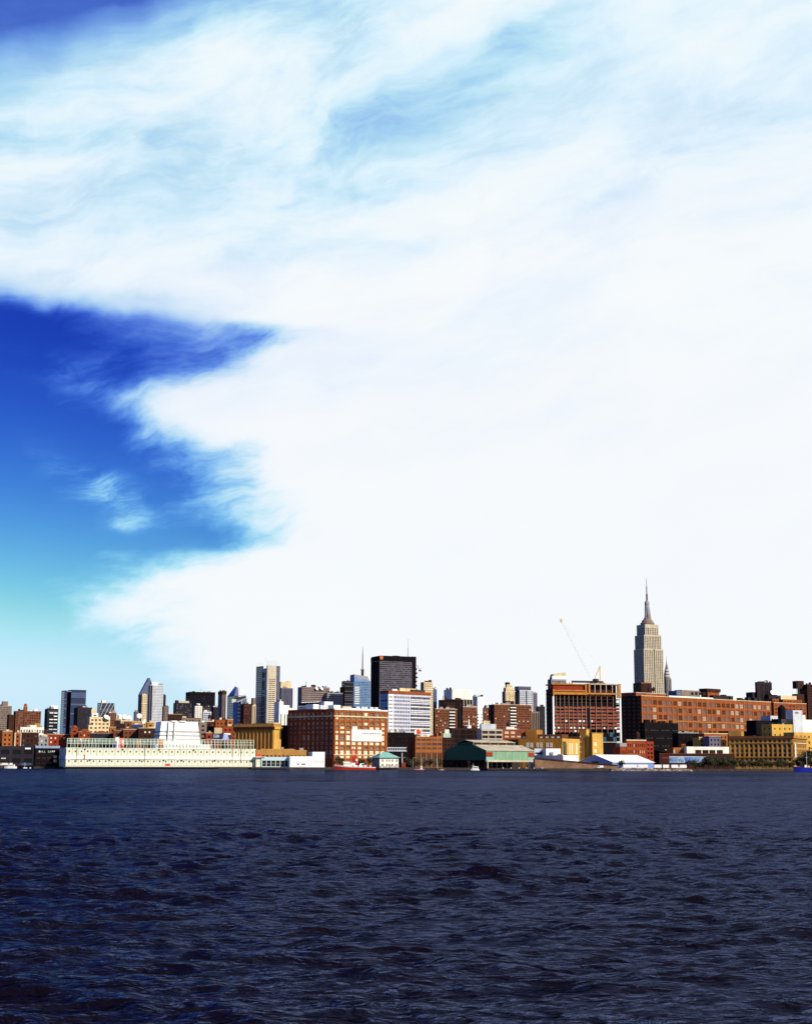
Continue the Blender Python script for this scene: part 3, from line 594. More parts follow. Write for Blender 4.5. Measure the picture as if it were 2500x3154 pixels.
def black_slab():
    B = Bld('skyscraper', 'huge black slab skyscraper with dark gridded front and rounded top edge', 'skyscraper', 1142, 1169, 1281, 2019, 2700, 24)
    h, w_ = B.h, B.w; zt = B.z(2036); ur = B.u(1269)
    B.tier(zt, 0, 0, ur, 0, B.d, mat('slab_gray', (.085, .075, .095), .8, .3, .2), G('dark', 'purple', 'dark'), dict(bw=4.6, fh=3.8, wf=.86, hf=.42, rec=.3, m=.4, t=.6), None, lw=W_['black'])
    B.tier(h, 0, ur, w_, -.6, B.d, W_['black'], G('dark'), None)
    B.done()
    b = MB(); d_ = B.d; n = 6; pr = [(0, zt)] + [(3.2 * (1 - math.cos(R(a))), h - 3.2 + 3.2 * math.sin(R(a))) for a in (0, 30, 60, 90)]
    # rounded top cap running along the slab
    for i in range(len(pr) - 1):
        (o0, z0), (o1, z1) = pr[i], pr[i + 1]
        b.poly([(o0 - .3, o0 - .6, z0), (ur - .02, o0 - .6, z0), (ur - .02, o1 - .6, z1), (o1 - .3, o1 - .6, z1)], W_['black']); b.poly([(o0 - .3, d_ - o0, z0), (o0 - .3, o0 - .6, z0), (o1 - .3, o1 - .6, z1), (o1 - .3, d_ - o1, z1)], W_['black'])
    b.poly([(2.9, 2.6, h), (ur - .02, 2.6, h), (ur - .02, d_ - 3, h), (2.9, d_ - 3, h)], W_['black']); b.obj('top_band', B.root)
    for i in range(3): B.box('sign_bar', .3 + i * 2.1, 1.7 + i * 2.1, -1.1, -.63, B.z(2031), B.z(2021), mat('sign_orange', (.75, .16, .04), .5, 0))
    B.box('roof_plant', B.u(1218), B.u(1236), 8, 16, h - .4, B.z(2017), W_['black'])
    b = MB()
    uu = B.u(1262); b.lathe(uu, 8, [(1.1, h), (.9, B.z(1992)), (.4, B.z(1990)), (.3, B.z(1963))], STEEL, 6); b.obj('antenna', B.root)
    for i in range(9): B.box('hoist_platform', w_ + .02, w_ + 2.4 + (i % 3) * .8, 1, 4, h - 24 - i * 7.5, h - 21 - i * 7.5, W_['brick_dark'])
    # tower crane beside it
    rt = tag(empty('tower_crane', P(1291, 2352, 2650).xy.to_3d() + Vector((0, 0, GZ))), 'thin pale tower crane standing right of the huge black slab', 'crane')
    zc = lambda y: P(1291, y, 2650).z - GZ
    b = MB(); 
    for a in (-.8, .8):
        for c in (-.8, .8): b.bar((a, c, 0), (a, c, zc(2066)), .16, W_['offwhite'])
    for i in range(40):
        z0 = zc(2066) * i / 40; z1 = zc(2066) * (i + 1) / 40; b.bar((-.8, -.8, z0), (.8, -.8, z1), .1, W_['offwhite'])
    b.obj('mast', rt)
    b = MB(); b.bar((0, 0, zc(2066)), (-5, 0, zc(2048)), .5, W_['brick_rust']); b.bar((0, 0, zc(2066)), (3, 0, zc(2056)), .4, W_['brick_rust']); b.obj('boom', rt)
    b = MB(); b.box(-1.6, 3.2, -1.2, 1.2, zc(2068), zc(2064), DKST); b.obj('cab', rt)
black_slab()
B = simple('office_tower', 'cream gridded tower right of the black slab and its crane', 'building', 1295, 1305, 1333, 2101, 2300, 'cream', ('gray', 'brown'), f=dict(bw=2.6, fh=3.4, wf=.5, hf=.5), lw='gray_brown', clut=1)
B.box('cornice', -.3, B.w + .3, -.4, .8, B.z(2124), B.z(2122), W_['offwhite'])
simple('glass_tower', 'narrow teal glass block beside the cream gridded tower', 'building', 1330, 1334, 1345, 2123, 2400, 'slate', ('teal', 'blue'), f=dict(BAND, hf=.7, rec=.1))
simple('office_block', 'black block with slim roof columns left of the cream office top', 'building', 1350, 1356, 1424, 2156, 2150, 'black', ('dark', 'brown'), f=dict(VERT, bw=5, b=30), clut=4, seed=3, hm=6)
simple('office_tower', 'dark grey narrow shaft beside the cream office top', 'building', 1372, 1376, 1393, 2124, 2500, 'purple_gray', ('navy', 'gray'), f=dict(FINE, rec=.2))
def cream_office():
    B = Bld('office_block', 'cream office block with rows of wide windows and dark columned lower floors', 'building', 1388, 1392, 1455, 2123, 2350, 24, d=30)
    zs = B.z(2154)
    B.tier(B.h, zs, wall=W_['offwhite'], glass=G('brown', 'dark'), f=dict(nx=7, fh=5, wf=.78, hf=.45, t=13, b=2, m=1), l=None)
    B.tier(zs, 0, wall=W_['black'], glass=G('dark'), f=None).done()
    for i in range(6): B.box('column', B.w * (.28 + i * .14) - .5, B.w * (.28 + i * .14) + .5, -.8, -.02, 0, zs - .1, W_['concrete'])
cream_office()
simple('office_tower', 'slim violet blue tower left of the plain white tower', 'building', 1453, 1456, 1468, 2146, 2700, 'navy', ('navy', 'blue'), f=FINE, clut=1)
B = simple('apartment_tower', 'plain bright white tower with one column of windows', 'building', 1467, 1470, 1491, 2146, 2050, 'white', ('brown', 'gray'), f=dict(us=[(5.2, 7.0)], fh=4.2, hf=.35, t=22, b=2), l=None)
APT = dict(bw=3.0, fh=2.9, wf=.52, hf=.5, glass=G('dark', 'brown', 'gray', 'dark', 'dark', 'brown', 'purple', 'dark', 'brown', 'gray', 'blind'))
def apt(label, xl, xc, xr, yt, D, bal, pent=None, seed=1):
    B = simple('apartment_block', label, 'building', xl, xc, xr, yt, D, 'brick_brown', ('dark',), f=APT, l=dict(APT, bw=4), lw='brick_dark', clut=3, seed=seed)  # side walls in a darker brick, shade put into the colour
    if bal:
        u0, u1 = B.u(bal[0]), B.u(bal[1]); z = B.h - 3
        B.box('balcony_shade', u0, u1, -.25, -.03, 2, B.h - 1, W_['charcoal'])  # charcoal panel on the wall, recess shade put into its colour
        while z > 6: B.box('balcony', u0 + .2, u1 - .2, -1.5, -.28, z - 1.2, z, W_['offwhite']); z -= 2.9 * 1.32
    if pent: B.box('penthouse', B.u(pent[0]), B.u(pent[1]), 3, 12, B.h - .4, B.z(pent[2]), W_['brick_dark'])
    B.box('coping', -.2, B.w + .2, -.25, .5, B.h - .1, B.h + .4, W_['cream'])
apt('brown brick apartment slab with balconies right of the white banded office', 1333, 1340, 1407, 2184, 1900, (1382, 1400), (1379, 1398, 2171), 2)
apt('brown brick apartment slab without balconies left of the plain white tower', 1418, 1425, 1470, 2178, 1850, None, None, 3)
simple('apartment_block', 'sliver of brown brick between white tower and widest apartment slab', 'building', 1486, 1490, 1506, 2180, 2000, 'brick_brown', ('dark', 'brown'), f=APT)
apt('widest brown brick apartment slab with central white balcony stack', 1504, 1522, 1636, 2170, 1900, (1569, 1588), (1565, 1586, 2158), 4)
def deco():
    B = Bld('hotel_tower', 'cream stepped art deco tower with dark cupola behind the widest brick slab', 'building', 1546, 1556, 1586, 2130, 3000, 24)
    wl = W_['cream']; g = G('brown', 'gray', 'blind'); f = dict(bw=3, fh=3.6, wf=.48, hf=.55); k = dict(wall=wl, glass=g, lw=W_['gray_brown'], f=f, l=f)
    w_, d_ = B.w, B.d
    B.tier(B.z(2130), 0, **k); B.tier(B.z(2118), B.h - .5, 2, w_ - 1.5, 2, d_ - 2, **k); B.tier(B.z(2108), B.z(2118) - .5, 5, w_ - 4, 4, d_ - 4, **k); B.done()
    B.box('cupola', w_ * .3, w_ * .6, 6, 14, B.z(2108) - .4, B.z(2101), W_['brick_dark'])
deco()
def glass_bay():
    B = Bld('glass_tower', 'grey blue glass tower with curtain grid right of the art deco tower', 'building', 1586, 1600, 1641, 2126, 3000, 24)
    B.tier(wall=W_['pale_gray'], glass=G('navy', 'blue', 'gray'), f=dict(bw=3, fh=3.8, wf=.65, hf=.6, rec=.2), l=dict(BAND, hf=.75, rec=.15), lw=W_['navy'])
    B.tier(B.z(2114), B.h - .5, -1, B.u(1636), 2, 20, W_['slate'], G('purple', 'blue'), dict(BAND, hf=.8, rec=.1), dict(BAND, hf=.8, rec=.1)); B.done()
    B.box('center_strip', B.u(1619), B.u(1622), -.5, -.02, 0, B.h - 1, W_['navy'])
glass_bay()
simple('office_tower', 'dark narrow slab right of the grey blue glass tower', 'building', 1638, 1642, 1654, 2135, 3100, 'purple_gray', ('dark', 'navy'), f=GRD, lw='charcoal')
simple('office_block', 'dark low block left of the building under construction', 'building', 1650, 1655, 1678, 2176, 2900, 'charcoal', ('dark', 'navy'), f=GRD, clut=2)
simple('office_block', 'brown block with cream edge left of the construction frame', 'building', 1630, 1636, 1660, 2192, 2500, 'gray_brown', ('brown', 'dark'), f=VERT)
B = simple('glass_tower', 'gridded glass tower with cream sloping top behind the construction frame', 'building', 1686, 1697, 1743, 2092, 2000, 'gray', ('gray', 'blue', 'dark'), f=dict(bw=3.4, fh=3.6, wf=.75, hf=.6), lw='navy', th=14)
b = MB(); h = B.h - .4; w_ = B.w; b.hexa([(2, 1, h), (w_, 1, h), (2, 14, h), (w_, 14, h), (4, 1, B.z(2076)), (w_, 1, B.z(2070)), (4, 14, B.z(2076)), (w_, 14, B.z(2070))], W_['cream']); b.obj('sloping_top', B.root)
B.box('top_band', 1.5, w_ + .2, .4, .98, h, B.z(2082), WHITE)
# far right dark towers
B = simple('office_tower', 'dark brown tower block above the long brick warehouse roof', 'building', 2324, 2330, 2376, 2101, 2300, 'charcoal', ('dark', 'brown'), f=VERT, lw='black')
B.box('shoulder', -6, -.03, 4, 20, 0, B.z(2132), W_['charcoal'])
for i, x in enumerate((2364, 2376)):
    b = MB(); b.lathe(0, 0, [(.1, 0), (2.4, .6), (3.6, 1.6)], WHITE, 12, cap=False); o = b.obj('dish', B.root); o.location = (B.u(x), -8, B.z(2134)); o.rotation_euler = (R(70), 0, R(10))
b = MB(); b.box(B.u(2355), B.u(2382), -8.5, -.03, 0, B.z(2140), W_['charcoal']); b.obj('lower_block', B.root)
B = simple('apartment_tower', 'dark tower with stair ladder frame at the right frame edge', 'building', 2455, 2485, 2560, 2108, 2200, 'brick_dark', ('dark', 'brown'), f=dict(FINE, bw=4))
B.box('lift_tower', B.u(2467), B.u(2486), 8, 20, B.h - 6, B.z(2097), W_['brick_dark'])
b = MB(); u0, u1 = B.u(2458), B.u(2466)
for uu in (u0, u1): b.bar((uu, 4, B.z(2140)), (uu, 4, B.z(2098 if uu == u0 else 2104)), .3, DKST)
for i in range(9): b.bar((u0, 4, B.z(2138 - i * 4)), (u1, 4, B.z(2138 - i * 4)), .3, DKST)
b.obj('ladder_frame', B.root); B.box('ladder_wall', u0 - 1, -.05, 5, 14, 0, B.z(2138), W_['brick_dark'])

# ------------------------------------------------------------------ middle and front rows
def white_office():
    B = Bld('office_block', 'white banded office block with brown roof edge and blue shaded side', 'building', 1171, 1196, 1325, 2137, 1700, 43)
    fr = mat('lilac_panel', (.46, .48, .56), .8, .2, .2); ua, ub = B.u(1211), B.u(1263); fh = 4.0; k = dict(fh=fh, b=6, t=1.5)
    zt = B.h
    B.tier(zt, 0, 0, ua, 0, B.d, WHITE, G('dark', 'purple'), dict(k, nx=3, wf=.72, hf=.46), dict(k, nx=2, wf=.85, hf=.62, glass=G('dark', 'navy')), lw=W_['sky_blue'])  # side wall blue: bluish shade put into the wall colour
    B.tier(zt, 0, ua, ub, .0, 20, fr, G('purple', 'gray', 'brown'), dict(k, bw=2.6, wf=.62, hf=.55), None)
    B.tier(zt, 0, ub, B.w, .0, 20, fr, G('dark', 'purple', 'brown'), dict(k, nx=14, wf=.9, hf=.6, m=.4), None)
    B.done(); b = MB(); b.box(-.5, B.w + .5, -.5, B.d, zt + .02, zt + 3.6, W_['brick_rust']); b.obj('roof_band', B.root)
    B.box('penthouse', B.u(1238), B.u(1290), 4, 16, zt + 3.62, B.z(2117), W_['cream']); B.box('roof_unit', B.u(1270), B.u(1310), 1, 4, zt + 3.62, zt + 6, ROOFD)
    for i in range(12):
        zz = 6 + i * (zt - 7.5) / 12; B.box('floor_band', ub + .3, B.w, -.5, -.02, zz - .35, zz + .45, W_['offwhite'])
    for x in (1218, 1226): 
        b = MB(); b.lathe(0, 0, [(2.2, 0), (2.0, 1.4), (.1, 2.6)], WHITE, 10); o = b.obj('roof_vent', B.root); o.location = (B.u(x), 4, zt + 3.6)
white_office()

def brick_warehouse():
    B = Bld('warehouse', 'large red brick warehouse with white banner and grid of windows', 'building', 887, 1030, 1192, 2183, 1400, 45)
    rows = [(1140, 1190), (1218, 1252), (1290, 1333), (1358, 1396), (1425, 1462), (1487, 1568), (1588, 1638), (1662, 1703), (1722, 1788), (1800, 1840)]
    zz = lambda q: B.z(1960 + q * .204)
    vs = sorted((zz(b_), zz(a_)) for a_, b_ in rows)
    us = [(B.u(880 + .204 * a), B.u(880 + .204 * c)) for a, c in ((760, 797), (829, 886), (917, 976), (1003, 1060), (1096, 1148), (1186, 1240), (1272, 1328), (1360, 1416), (1450, 1490))]
    def gf(i, j, nu, nv):
        r = random.random()
        if j in (2, 3, 4, 5) and j != 2: return G_['blind'] if r < .86 else G_['gray']
        if j <= 1: return G_['blind'] if r < .8 else G_['dark']
        return G_['dark'] if r < .55 else G_['gray'] if r < .85 else G_['blind']
    fl = dict(vs=vs, nx=10, wf=.52, m=1.5, ind=W_['concrete'], glass=G('blue', 'gray', 'pale', 'blue', 'gray', 'purple'), rec=.4, nm=2)
    B.tier(wall=W_['brick_rust'], glass=G('dark'), f=dict(vs=vs, us=us, ind=W_['cream'], glass=gf, rec=.4, nm=2), l=fl, lw=W_['brick_red']).done()  # left walls and pilasters deeper red, shade put into the brick colour
    # pilasters, courses, cornice
    edges = [0] + [(us[i][1] + us[i + 1][0]) / 2 for i in range(8)] + [B.w]
    for i, e in enumerate(edges):
        a, c = (e - .9, e + .9) if 0 < i < 9 else ((.05, 1.4) if i == 0 else (e - 1.6, e - .05))
        B.box('pilaster', a, c, -.45, -.02, 0, B.h - 4, W_['brick_orange'])
    for i in range(11):
        v = 1.5 + i * (B.d - 3) / 10; B.box('pilaster', -.45, -.02, v - .8, v + .8, 0, B.h - 4, W_['brick_red'])
    zc = zz(1205); b = MB(); b.box(-.6, B.w + .1, -.7, -.46, zc - .5, zc + .6, W_['cream']); b.box(-.7, -.47, -.7, B.d, zc - .5, zc + .6, W_['cream']); b.obj('string_course', B.root)
    zc = zz(1790); B.box('string_course', -.6, B.w + .1, -.7, -.46, zc - .4, zc + .4, W_['cream'])
    b = MB(); b.box(-.5, B.w + .3, -.5, 1, B.h - .9, B.h + .3, W_['offwhite']); b.obj('coping', B.root)
    # banner
    u0, u1, z0, z1 = B.u(1081), B.u(1174), zz(1582), zz(1400)
    bn = B.box('banner', u0, u1, -1.0, -.72, z0, z1, mat('banner_cloth', (.60, .59, .59), .8, .03, .1))
    ul, ur_ = B.u(1113), B.u(1172); x = ul; rr = random.Random(2); b = MB(); zl = zz(1468); hl = zz(1448) - zl
    while x < ur_ - .8:
        wd = rr.uniform(.5, 1.1); hh = hl * rr.uniform(.75, 1)
        b.box(x, x + .42, -1.06, -1.01, zl, zl + hh, BLET); b.box(x + .43, x + wd + .2, -1.06, -1.01, zl + hh * rr.choice((0, .4, .8)), zl + hh * rr.choice((.2, .6, 1)) + .12, BLET); x += wd + rr.choice((.2, .25, .9))
    b.obj('lettering', bn, kind='stuff')
    B.box('banner_panel', B.u(1084), B.u(1098), -.98, -.5, z1, z1 + 2.6, W_['white'])
    # roof plant
    h = B.h - .4
    B.box('roof_house', B.u(991), B.u(1008), 12, 22, h, B.z(2170), WHITE); B.box('roof_house', B.u(1041), B.u(1062), 6, 16, h, B.z(2171), WHITE)
    B.box('roof_house', B.u(1012), B.u(1038), 12, 20, h, B.z(2172), W_['pale_gray']); B.box('roof_house', B.u(1064), B.u(1092), 4, 12, h, B.z(2174), W_['concrete'])
    for x in (1104, 1120, 1128, 1146, 1160): B.box('roof_unit', B.u(x), B.u(x + 11), 3, 8, h, B.z(2173.5), W_['pale_gray'])
    B.box('gutter_wall', B.u(1080), B.u(1174), 1.2, 1.8, h, B.z(2180), WHITE)
    # cooling tower block on the left wing
    va, vb = B.vl(912), B.vl(976)
    ct = B.box('cooling_plant', 2, 12, vb, va, h + 2.5, B.z(2161), W_['charcoal'])
    for i in range(7):
        v = vb + (va - vb) * (i + .5) / 7; b = MB(); b.lathe(6, v, [(1.6, B.z(2161)), (1.3, B.z(2158.5))], WHITE, 10); b.obj('fan_stack', ct)
    for i in range(16):
        v = vb + (va - vb) * (i + .3) / 16; B.box('louvre', 1.2, 1.9, v, v + 1.2, h, h + 4.0, W_['pale_gray'], parent=ct)
    B.box('plant_house', 3, 14, B.vl(991), vb - .1, h, B.z(2159), W_['pale_gray'])
brick_warehouse()

def tan_block():
    B = Bld('civic_building', 'tan brick building with dark cornice, pilasters and sunlit end bay coloured yellow', 'building', 722, 843, 866, 2238, 1420, 60)
    vs = [(2.5, 5.5), (8.0, 10.5), (13, 15.5)]
    B.tier(wall=W_['yellow'], glass=G('brown'), f=dict(us=[(B.w * .25, B.w * .4), (B.w * .62, B.w * .78)], vs=vs), l=dict(nx=10, vs=vs, wf=.45, m=2, glass=G('brown', 'dark', 'purple')), lw=W_['tan_deep'], cap=ROOFT).done()  # wall colours carry the light: tan side grazed, yellow front sunlit
    for i in range(11):
        v = 1 + i * (B.d - 2) / 10; B.box('pilaster', -.7, -.02, v - .45, v + .45, 0, B.h - 3.6, W_['tan'])
    b = MB(); b.box(-1.4, B.w + .6, -1.2, -.02, B.h - 2.6, B.h - .2, W_['yellow']); b.box(-1.6, -.05, -1.21, B.d + .5, B.h - 2.6, B.h - .2, W_['brick_dark']); b.obj('cornice', B.root)  # one cornice: sunlit yellow and shaded dark put into its colour
    b = MB(); b.box(0, B.w, .01, B.d, B.h, B.z(2229), W_['tan']); b.obj('attic', B.root)
    B.box('corner_house', .5, B.w - 1, 0.5, 9, B.z(2229) + .02, B.z(2226), W_['cream'])
    for i in range(9): B.box('parapet_block', -.3, .8, 9 + i * 4.2, 10.4 + i * 4.2, B.z(2229), B.z(2227.5), W_['brick_brown'])
    s_ = Bld('annex', 'brown brick annex, dark for shade, between tan building and red warehouse', 'building', 864, 868, 900, 2234, 1470, 30, d=25)
    s_.tier(wall=W_['brick_dark'], glass=G('dark', 'brown'), f=GRD).done()  # annex added for the tan building's shaded flank, shade in its dark brick
tan_block()

def pier_shed():
    B = Bld('pier_building', 'long cream white pier building with two rows of small square windows', 'pier', 184, 204, 787, 2304.5, 1240, 22)
    w_, d_, h = B.w, B.d, B.h
    dv = 32; pw = w_ / dv
    zl = lambda zy, u=0: B.z(2040 + .199 * zy, 0)
    zb1, zb0 = zl(1450), zl(1503); zp = zl(1335)
    b = MB(); b.box(.05, w_ - .05, .25, d_, 0, h, PIERW); b.obj('wall', B.root)
    b = MB(); b.box(-.02, w_ + .02, 0, .24, 0.02, .9, PIERW); b.obj('plinth', B.root)
    rr = random.Random(9)
    pm = {}
    for row, (z0, z1) in enumerate(((.95, zb0 - .18), (zb1 + .05, zp - .15))):
        key = row; q = MB(); g = .11; wx0, wx1 = pw * .39, pw * .60; wz0 = z0 + (z1 - z0) * (.56 if row == 0 else .50); wz1 = wz0 + 1.5
        for (a, c, e, f_) in ((g, wx0, z0, z1), (wx1, pw - g, z0, z1), (wx0, wx1, z0, wz0), (wx0, wx1, wz1, z1)): q.box(a, c, 0, .22, e, f_, PIERW)
        pme = q.mesh('wall_panel'); q = MB(); q.box(wx0 + .01, wx1 - .01, .12, .2, wz0 + .01, wz1 - .01, W_['brick_dark']); wme = q.mesh('window')
        for i in range(dv):
            o = inst('wall_panel', pme, B.root, (i * pw, -.22 - rr.random() * .03, 0)); inst('window', wme, o)
    B.box('ledge', -.2, w_ + .2, -.6, .22, zb0, zb1, W_['white']); B.box('parapet', -.2, w_ + .2, -.35, .22, zp, h + .3, WHITE)
    # end wall bands, greyed so their shade is in the colour
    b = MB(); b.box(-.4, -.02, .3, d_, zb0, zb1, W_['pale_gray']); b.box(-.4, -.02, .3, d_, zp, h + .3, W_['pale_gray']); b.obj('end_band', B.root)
    for i in range(44):                         # rust stains with their own shape
        u = rr.uniform(5, w_ - 4); z = zb0 - .1 if rr.random() < .6 else zp - .1; B.box('rust_streak', u, u + rr.uniform(.12, .3), -.64, -.61, z - rr.uniform(.8, 2.4) + 1.6, z + .1, RUST)
    B.box('rust_line', 4, w_ - 2, -.63, -.605, zb0 - .05, zb0 + .22, RUST); B.box('rust_line', 4, w_ - 2, -.39, -.36, zp - .02, zp + .15, RUST)
    for x, zt in ((237, zp), (446, zp + 3), (716, zp + 2), (742, zp + 1.5)):
        u = B.u(x); b = MB(); b.bar((u, -.9, zb0 - 2 if x != 237 else zb0 - 2.5), (u, -.9, zt), .16, RUST); b.obj('drain_pipe', B.root)
    for x, r_ in ((262, 1), (378, 1), (490, 1), (597, 1), (278, 0), (338, 0), (432, 0), (505, 0), (560, 0), (662, 0)):
        u = B.u(x); z = zp - 1.0 if r_ else zb0 - 1.0; B.box('flood_light', u - .5, u + .5, -1.1, -.36, z, z + 1.1, DKST)
    B.box('orange_buoy_rack', B.u(259), B.u(263), -1.0, -.62, zb0, zb1 + 1, mat('orange_paint', (.5, .12, .02), .6, .1))
    B.box('red_door', B.u(510), B.u(525), -.36, -.27, .95, 2.6, REDP)
    b = MB(); b.box(-2, w_ + 3, -1.6, d_, -.9, -.02, WOOD); dk = b.obj('deck', B.root)
    pme = MB(); pme.lathe(0, 0, [(.3, -4), (.3, -.9)], WOOD, 6); pme = pme.mesh('pile')
    for i in range(64): inst('pile', pme, dk, (i * w_ / 63, -1.2, 0))
    pme2 = MB(); pme2.box(-2, w_ + 3, 1.0, 1.4, -4, -.92, WOOD); pme2.obj('bulkhead', dk)
    # roof fence: posts, rails and slanted braces
    zf = B.z(2274.5); z0 = h + .3; fc_ = tag(empty('roof_fence', (0, 0, 0)), 'pale green steel ball fence along the roof of the long pier building', 'fence'); fc_.matrix_world = B.root.matrix_basis.copy(); 
    fc_.location = B.root.location; fc_.rotation_euler = B.root.rotation_euler
    nP = 56; H_ = zf - z0; pm_ = MB(); pm_.box(-.14, .14, -.14, .14, 0, H_, PALEG); pme = pm_.mesh('fence_post'); bm_ = MB(); bm_.bar((0, 0, H_), (1.5, 0, 0), .11, PALEG); bme = bm_.mesh('brace')
    for i in range(nP):
        u = 1 + (w_ - 2) * i / (nP - 1); inst('fence_post', pme, fc_, (u, 2.2, z0))
        if rr.random() < .75: inst('brace', bme, fc_, (u, 2.3, z0))
    for z in (zf, zf - 1.9, z0 + H_ * .45):
        b = MB(); b.box(1, w_ - 1, 2.05, 2.3, z - .13, z + .13, PALEG); b.obj('rail', fc_)
    b = MB()
    for i in range(150):
        u = 1 + (w_ * .72 - 2) * i / 149; b.bar((u, 2.15, z0 + H_ * .42), (u + rr.uniform(-.5, .5), 2.15, zf), .10, PALEG)
    b.obj('netting', fc_, kind='stuff')
    # rear low wall and kit seen through the fence
    for nm, lb, x0, x1, y0, y1, mt in (('field_wall', 'white low wall on the pier roof behind the fence', 480, 648, 2294, 2301, WHITE), ('storage_bin', 'blue storage bin on the pier roof', 353, 360, 2283, 2297, BLUEP),
            ('kiosk', 'red kiosk box with white side on the pier roof', 366, 380, 2275, 2297, REDP), ('canopy', 'small white canopy beside the red kiosk', 355, 366, 2272, 2277, CANV), ('ticket_booth', 'tan booth with red panel at the fence, left of the white vent building', 484, 503, 2277, 2298, W_['tan']),
            ('ticket_booth', 'orange and tan booth on the pier roof among dark brick fronts', 420, 432, 2279, 2298, W_['brick_brown'])):
        u0, u1 = B.u(x0, 8), B.u(x1, 8); rt = tag(empty(nm, (0, 0, 0)), lb, 'shed'); rt.location = B.root.location; rt.rotation_euler = B.root.rotation_euler
        za, zb_ = h, B.z(y0, (u0 + u1) / 2, 8); b = MB(); b.box(u0, u1, 8, 11, h - .3, zb_, mt); b.obj('body', rt); b = MB(); b.box(u0 - .3, u1 + .3, 7.7, 11.3, zb_ + .01, zb_ + .35, mt if mt is not CANV else STEEL); b.obj('roof', rt)
        if 'booth' in nm: b = MB(); b.box(u0 + (u1 - u0) * .35, u0 + (u1 - u0) * .65, 7.8, 7.98, h, zb_ - 1, REDP); b.obj('panel', rt)
        if nm == 'kiosk': b = MB(); b.box(u1 - 1.1, u1 + .02, 7.75, 7.98, h + 2, zb_ - 1.5, WHITE); b.obj('panel', rt)
pier_shed()

def vent_building():
    B = Bld('vent_building', 'white tapering ventilation building with slit bands rising behind the pier', 'building', 470, 484, 629, 2222, 1345, 20, d=34)
    h = B.h; k = 4.8; w_, d_ = B.w, B.d
    def fr(z0, z1, mt, grow=0, name='wall'):
        i0 = k * z0 / h - grow; i1 = k * z1 / h - grow; b = MB()
        b.hexa([(i0, i0, z0), (w_ - i0, i0, z0), (i0, d_ - i0, z0), (w_ - i0, d_ - i0, z0), (i1, i1, z1), (w_ - i1, i1, z1), (i1, d_ - i1, z1), (w_ - i1, d_ - i1, z1)], mt); return b.obj(name, B.root)
    ys = [(2222, 2252), (2256, 2264.5), (2268, 2276), (2279, 2350)]
    for a, c in ys: fr(max(0, B.z(c)), B.z(a), WHITE)
    for a, c in ((2252, 2256), (2264.5, 2268), (2276, 2279)): fr(B.z(c) + .01, B.z(a) - .01, W_['gray'], -.6, 'slit_band')
    for x in (519, 538):  # fins added to cast the two slanted dark stripes
        u = B.u(x); b = MB(); z0, z1 = B.z(2280), h; i0, i1 = k * z0 / h, k; lean = .9
        b.hexa([(u - .2, i0 - 2.6, z0), (u + .2, i0 - 2.6, z0), (u - .2, i0 - .02, z0), (u + .2, i0 - .02, z0), (u + lean - .2, i1 - 2.6, z1), (u + lean + .2, i1 - 2.6, z1), (u + lean - .2, i1 - .02, z1), (u + lean + .2, i1 - .02, z1)], WHITE); b.obj('shadow_fin', B.root)
    for x0, x1 in ((530, 548), (556, 575)): B.box('top_step', B.u(x0) , B.u(x1), 3, d_ - 3, h, h + .8, WHITE)
vent_building()

# low white terminal right of the pier, with glass front
def terminal():
    B = Bld('ferry_terminal', 'low white terminal with dark glass bays and pale blue fascia', 'building', 786, 805, 892, 2332, 1296, 14, d=20)
    us = [(B.u(808 + i * 14), B.u(820 + i * 14)) for i in range(6)]
    B.tier(wall=GRAYB if False else mat('pale_blue_panel', (.42, .56, .60), .6, .12, .3), glass=G('brown'), f=dict(us=us, vs=[(.5, B.z(2343))], ind=PALEG, nm=0, nh=1, glass=G('dark', 'brown'), rec=.6)).done()
    B.box('canopy', -6, 3, -1.5, 6, B.z(2333), B.z(2331.5), WHITE); B.box('side_wall', -4.5, -.05, 1, 15, 0, B.z(2336), PIERW)
    B.box('red_sign', B.u(795), B.u(806), 5, 5.5, B.z(2331) , B.z(2322), REDP)
    B2 = Bld('white_shed', 'blank white shed with three small windows between terminal and red boat', 'building', 888, 893, 1000, 2330, 1292, 14, d=22)
    zz = B2.z; us = [(B2.u(x), B2.u(x + 5)) for x in (916, 929, 935)]
    B2.tier(wall=WHITE, glass=G('brown'), f=dict(us=us, vs=[(zz(2357), zz(2352))], ind=W_['brick_dark'], nm=1, rec=.3)).done()
    B2.tier(zz(2316), B2.h - .5, B2.u(962), B2.w, 0.01, 16, WHITE, G('dark'), None); B2.done()
    B2.box('rail_line', B2.u(906), B2.u(940), -.12, -.02, zz(2361.5), zz(2361), W_['brick_brown']); B2.box('name_strip', B2.u(964), B2.u(998), -.1, -.02, zz(2347.6), zz(2346.2), W_['ochre'])
    b = MB(); b.box(-34, B2.w + 2, -5, 24, -1.2, -.03, WOOD); b.obj('deck', B2.root)
    B3 = Bld('low_block', 'low tan strip building with row of dark openings behind the terminal', 'building', 786, 790, 944, 2310, 1330, 14, d=14)
    B3.tier(wall=W_['tan'], glass=G('brown', 'dark'), f=dict(bw=3.6, vs=[(2, 4.2), (B3.z(2331), B3.z(2326.5))], wf=.6), cap=ROOFT).done()
    B3.box('upper_storey', B3.u(803), B3.u(910), 2, 12, B3.h - .4, B3.z(2307), W_['tan']); B3.clutter(5, seed=31, hm=2.5)
terminal()

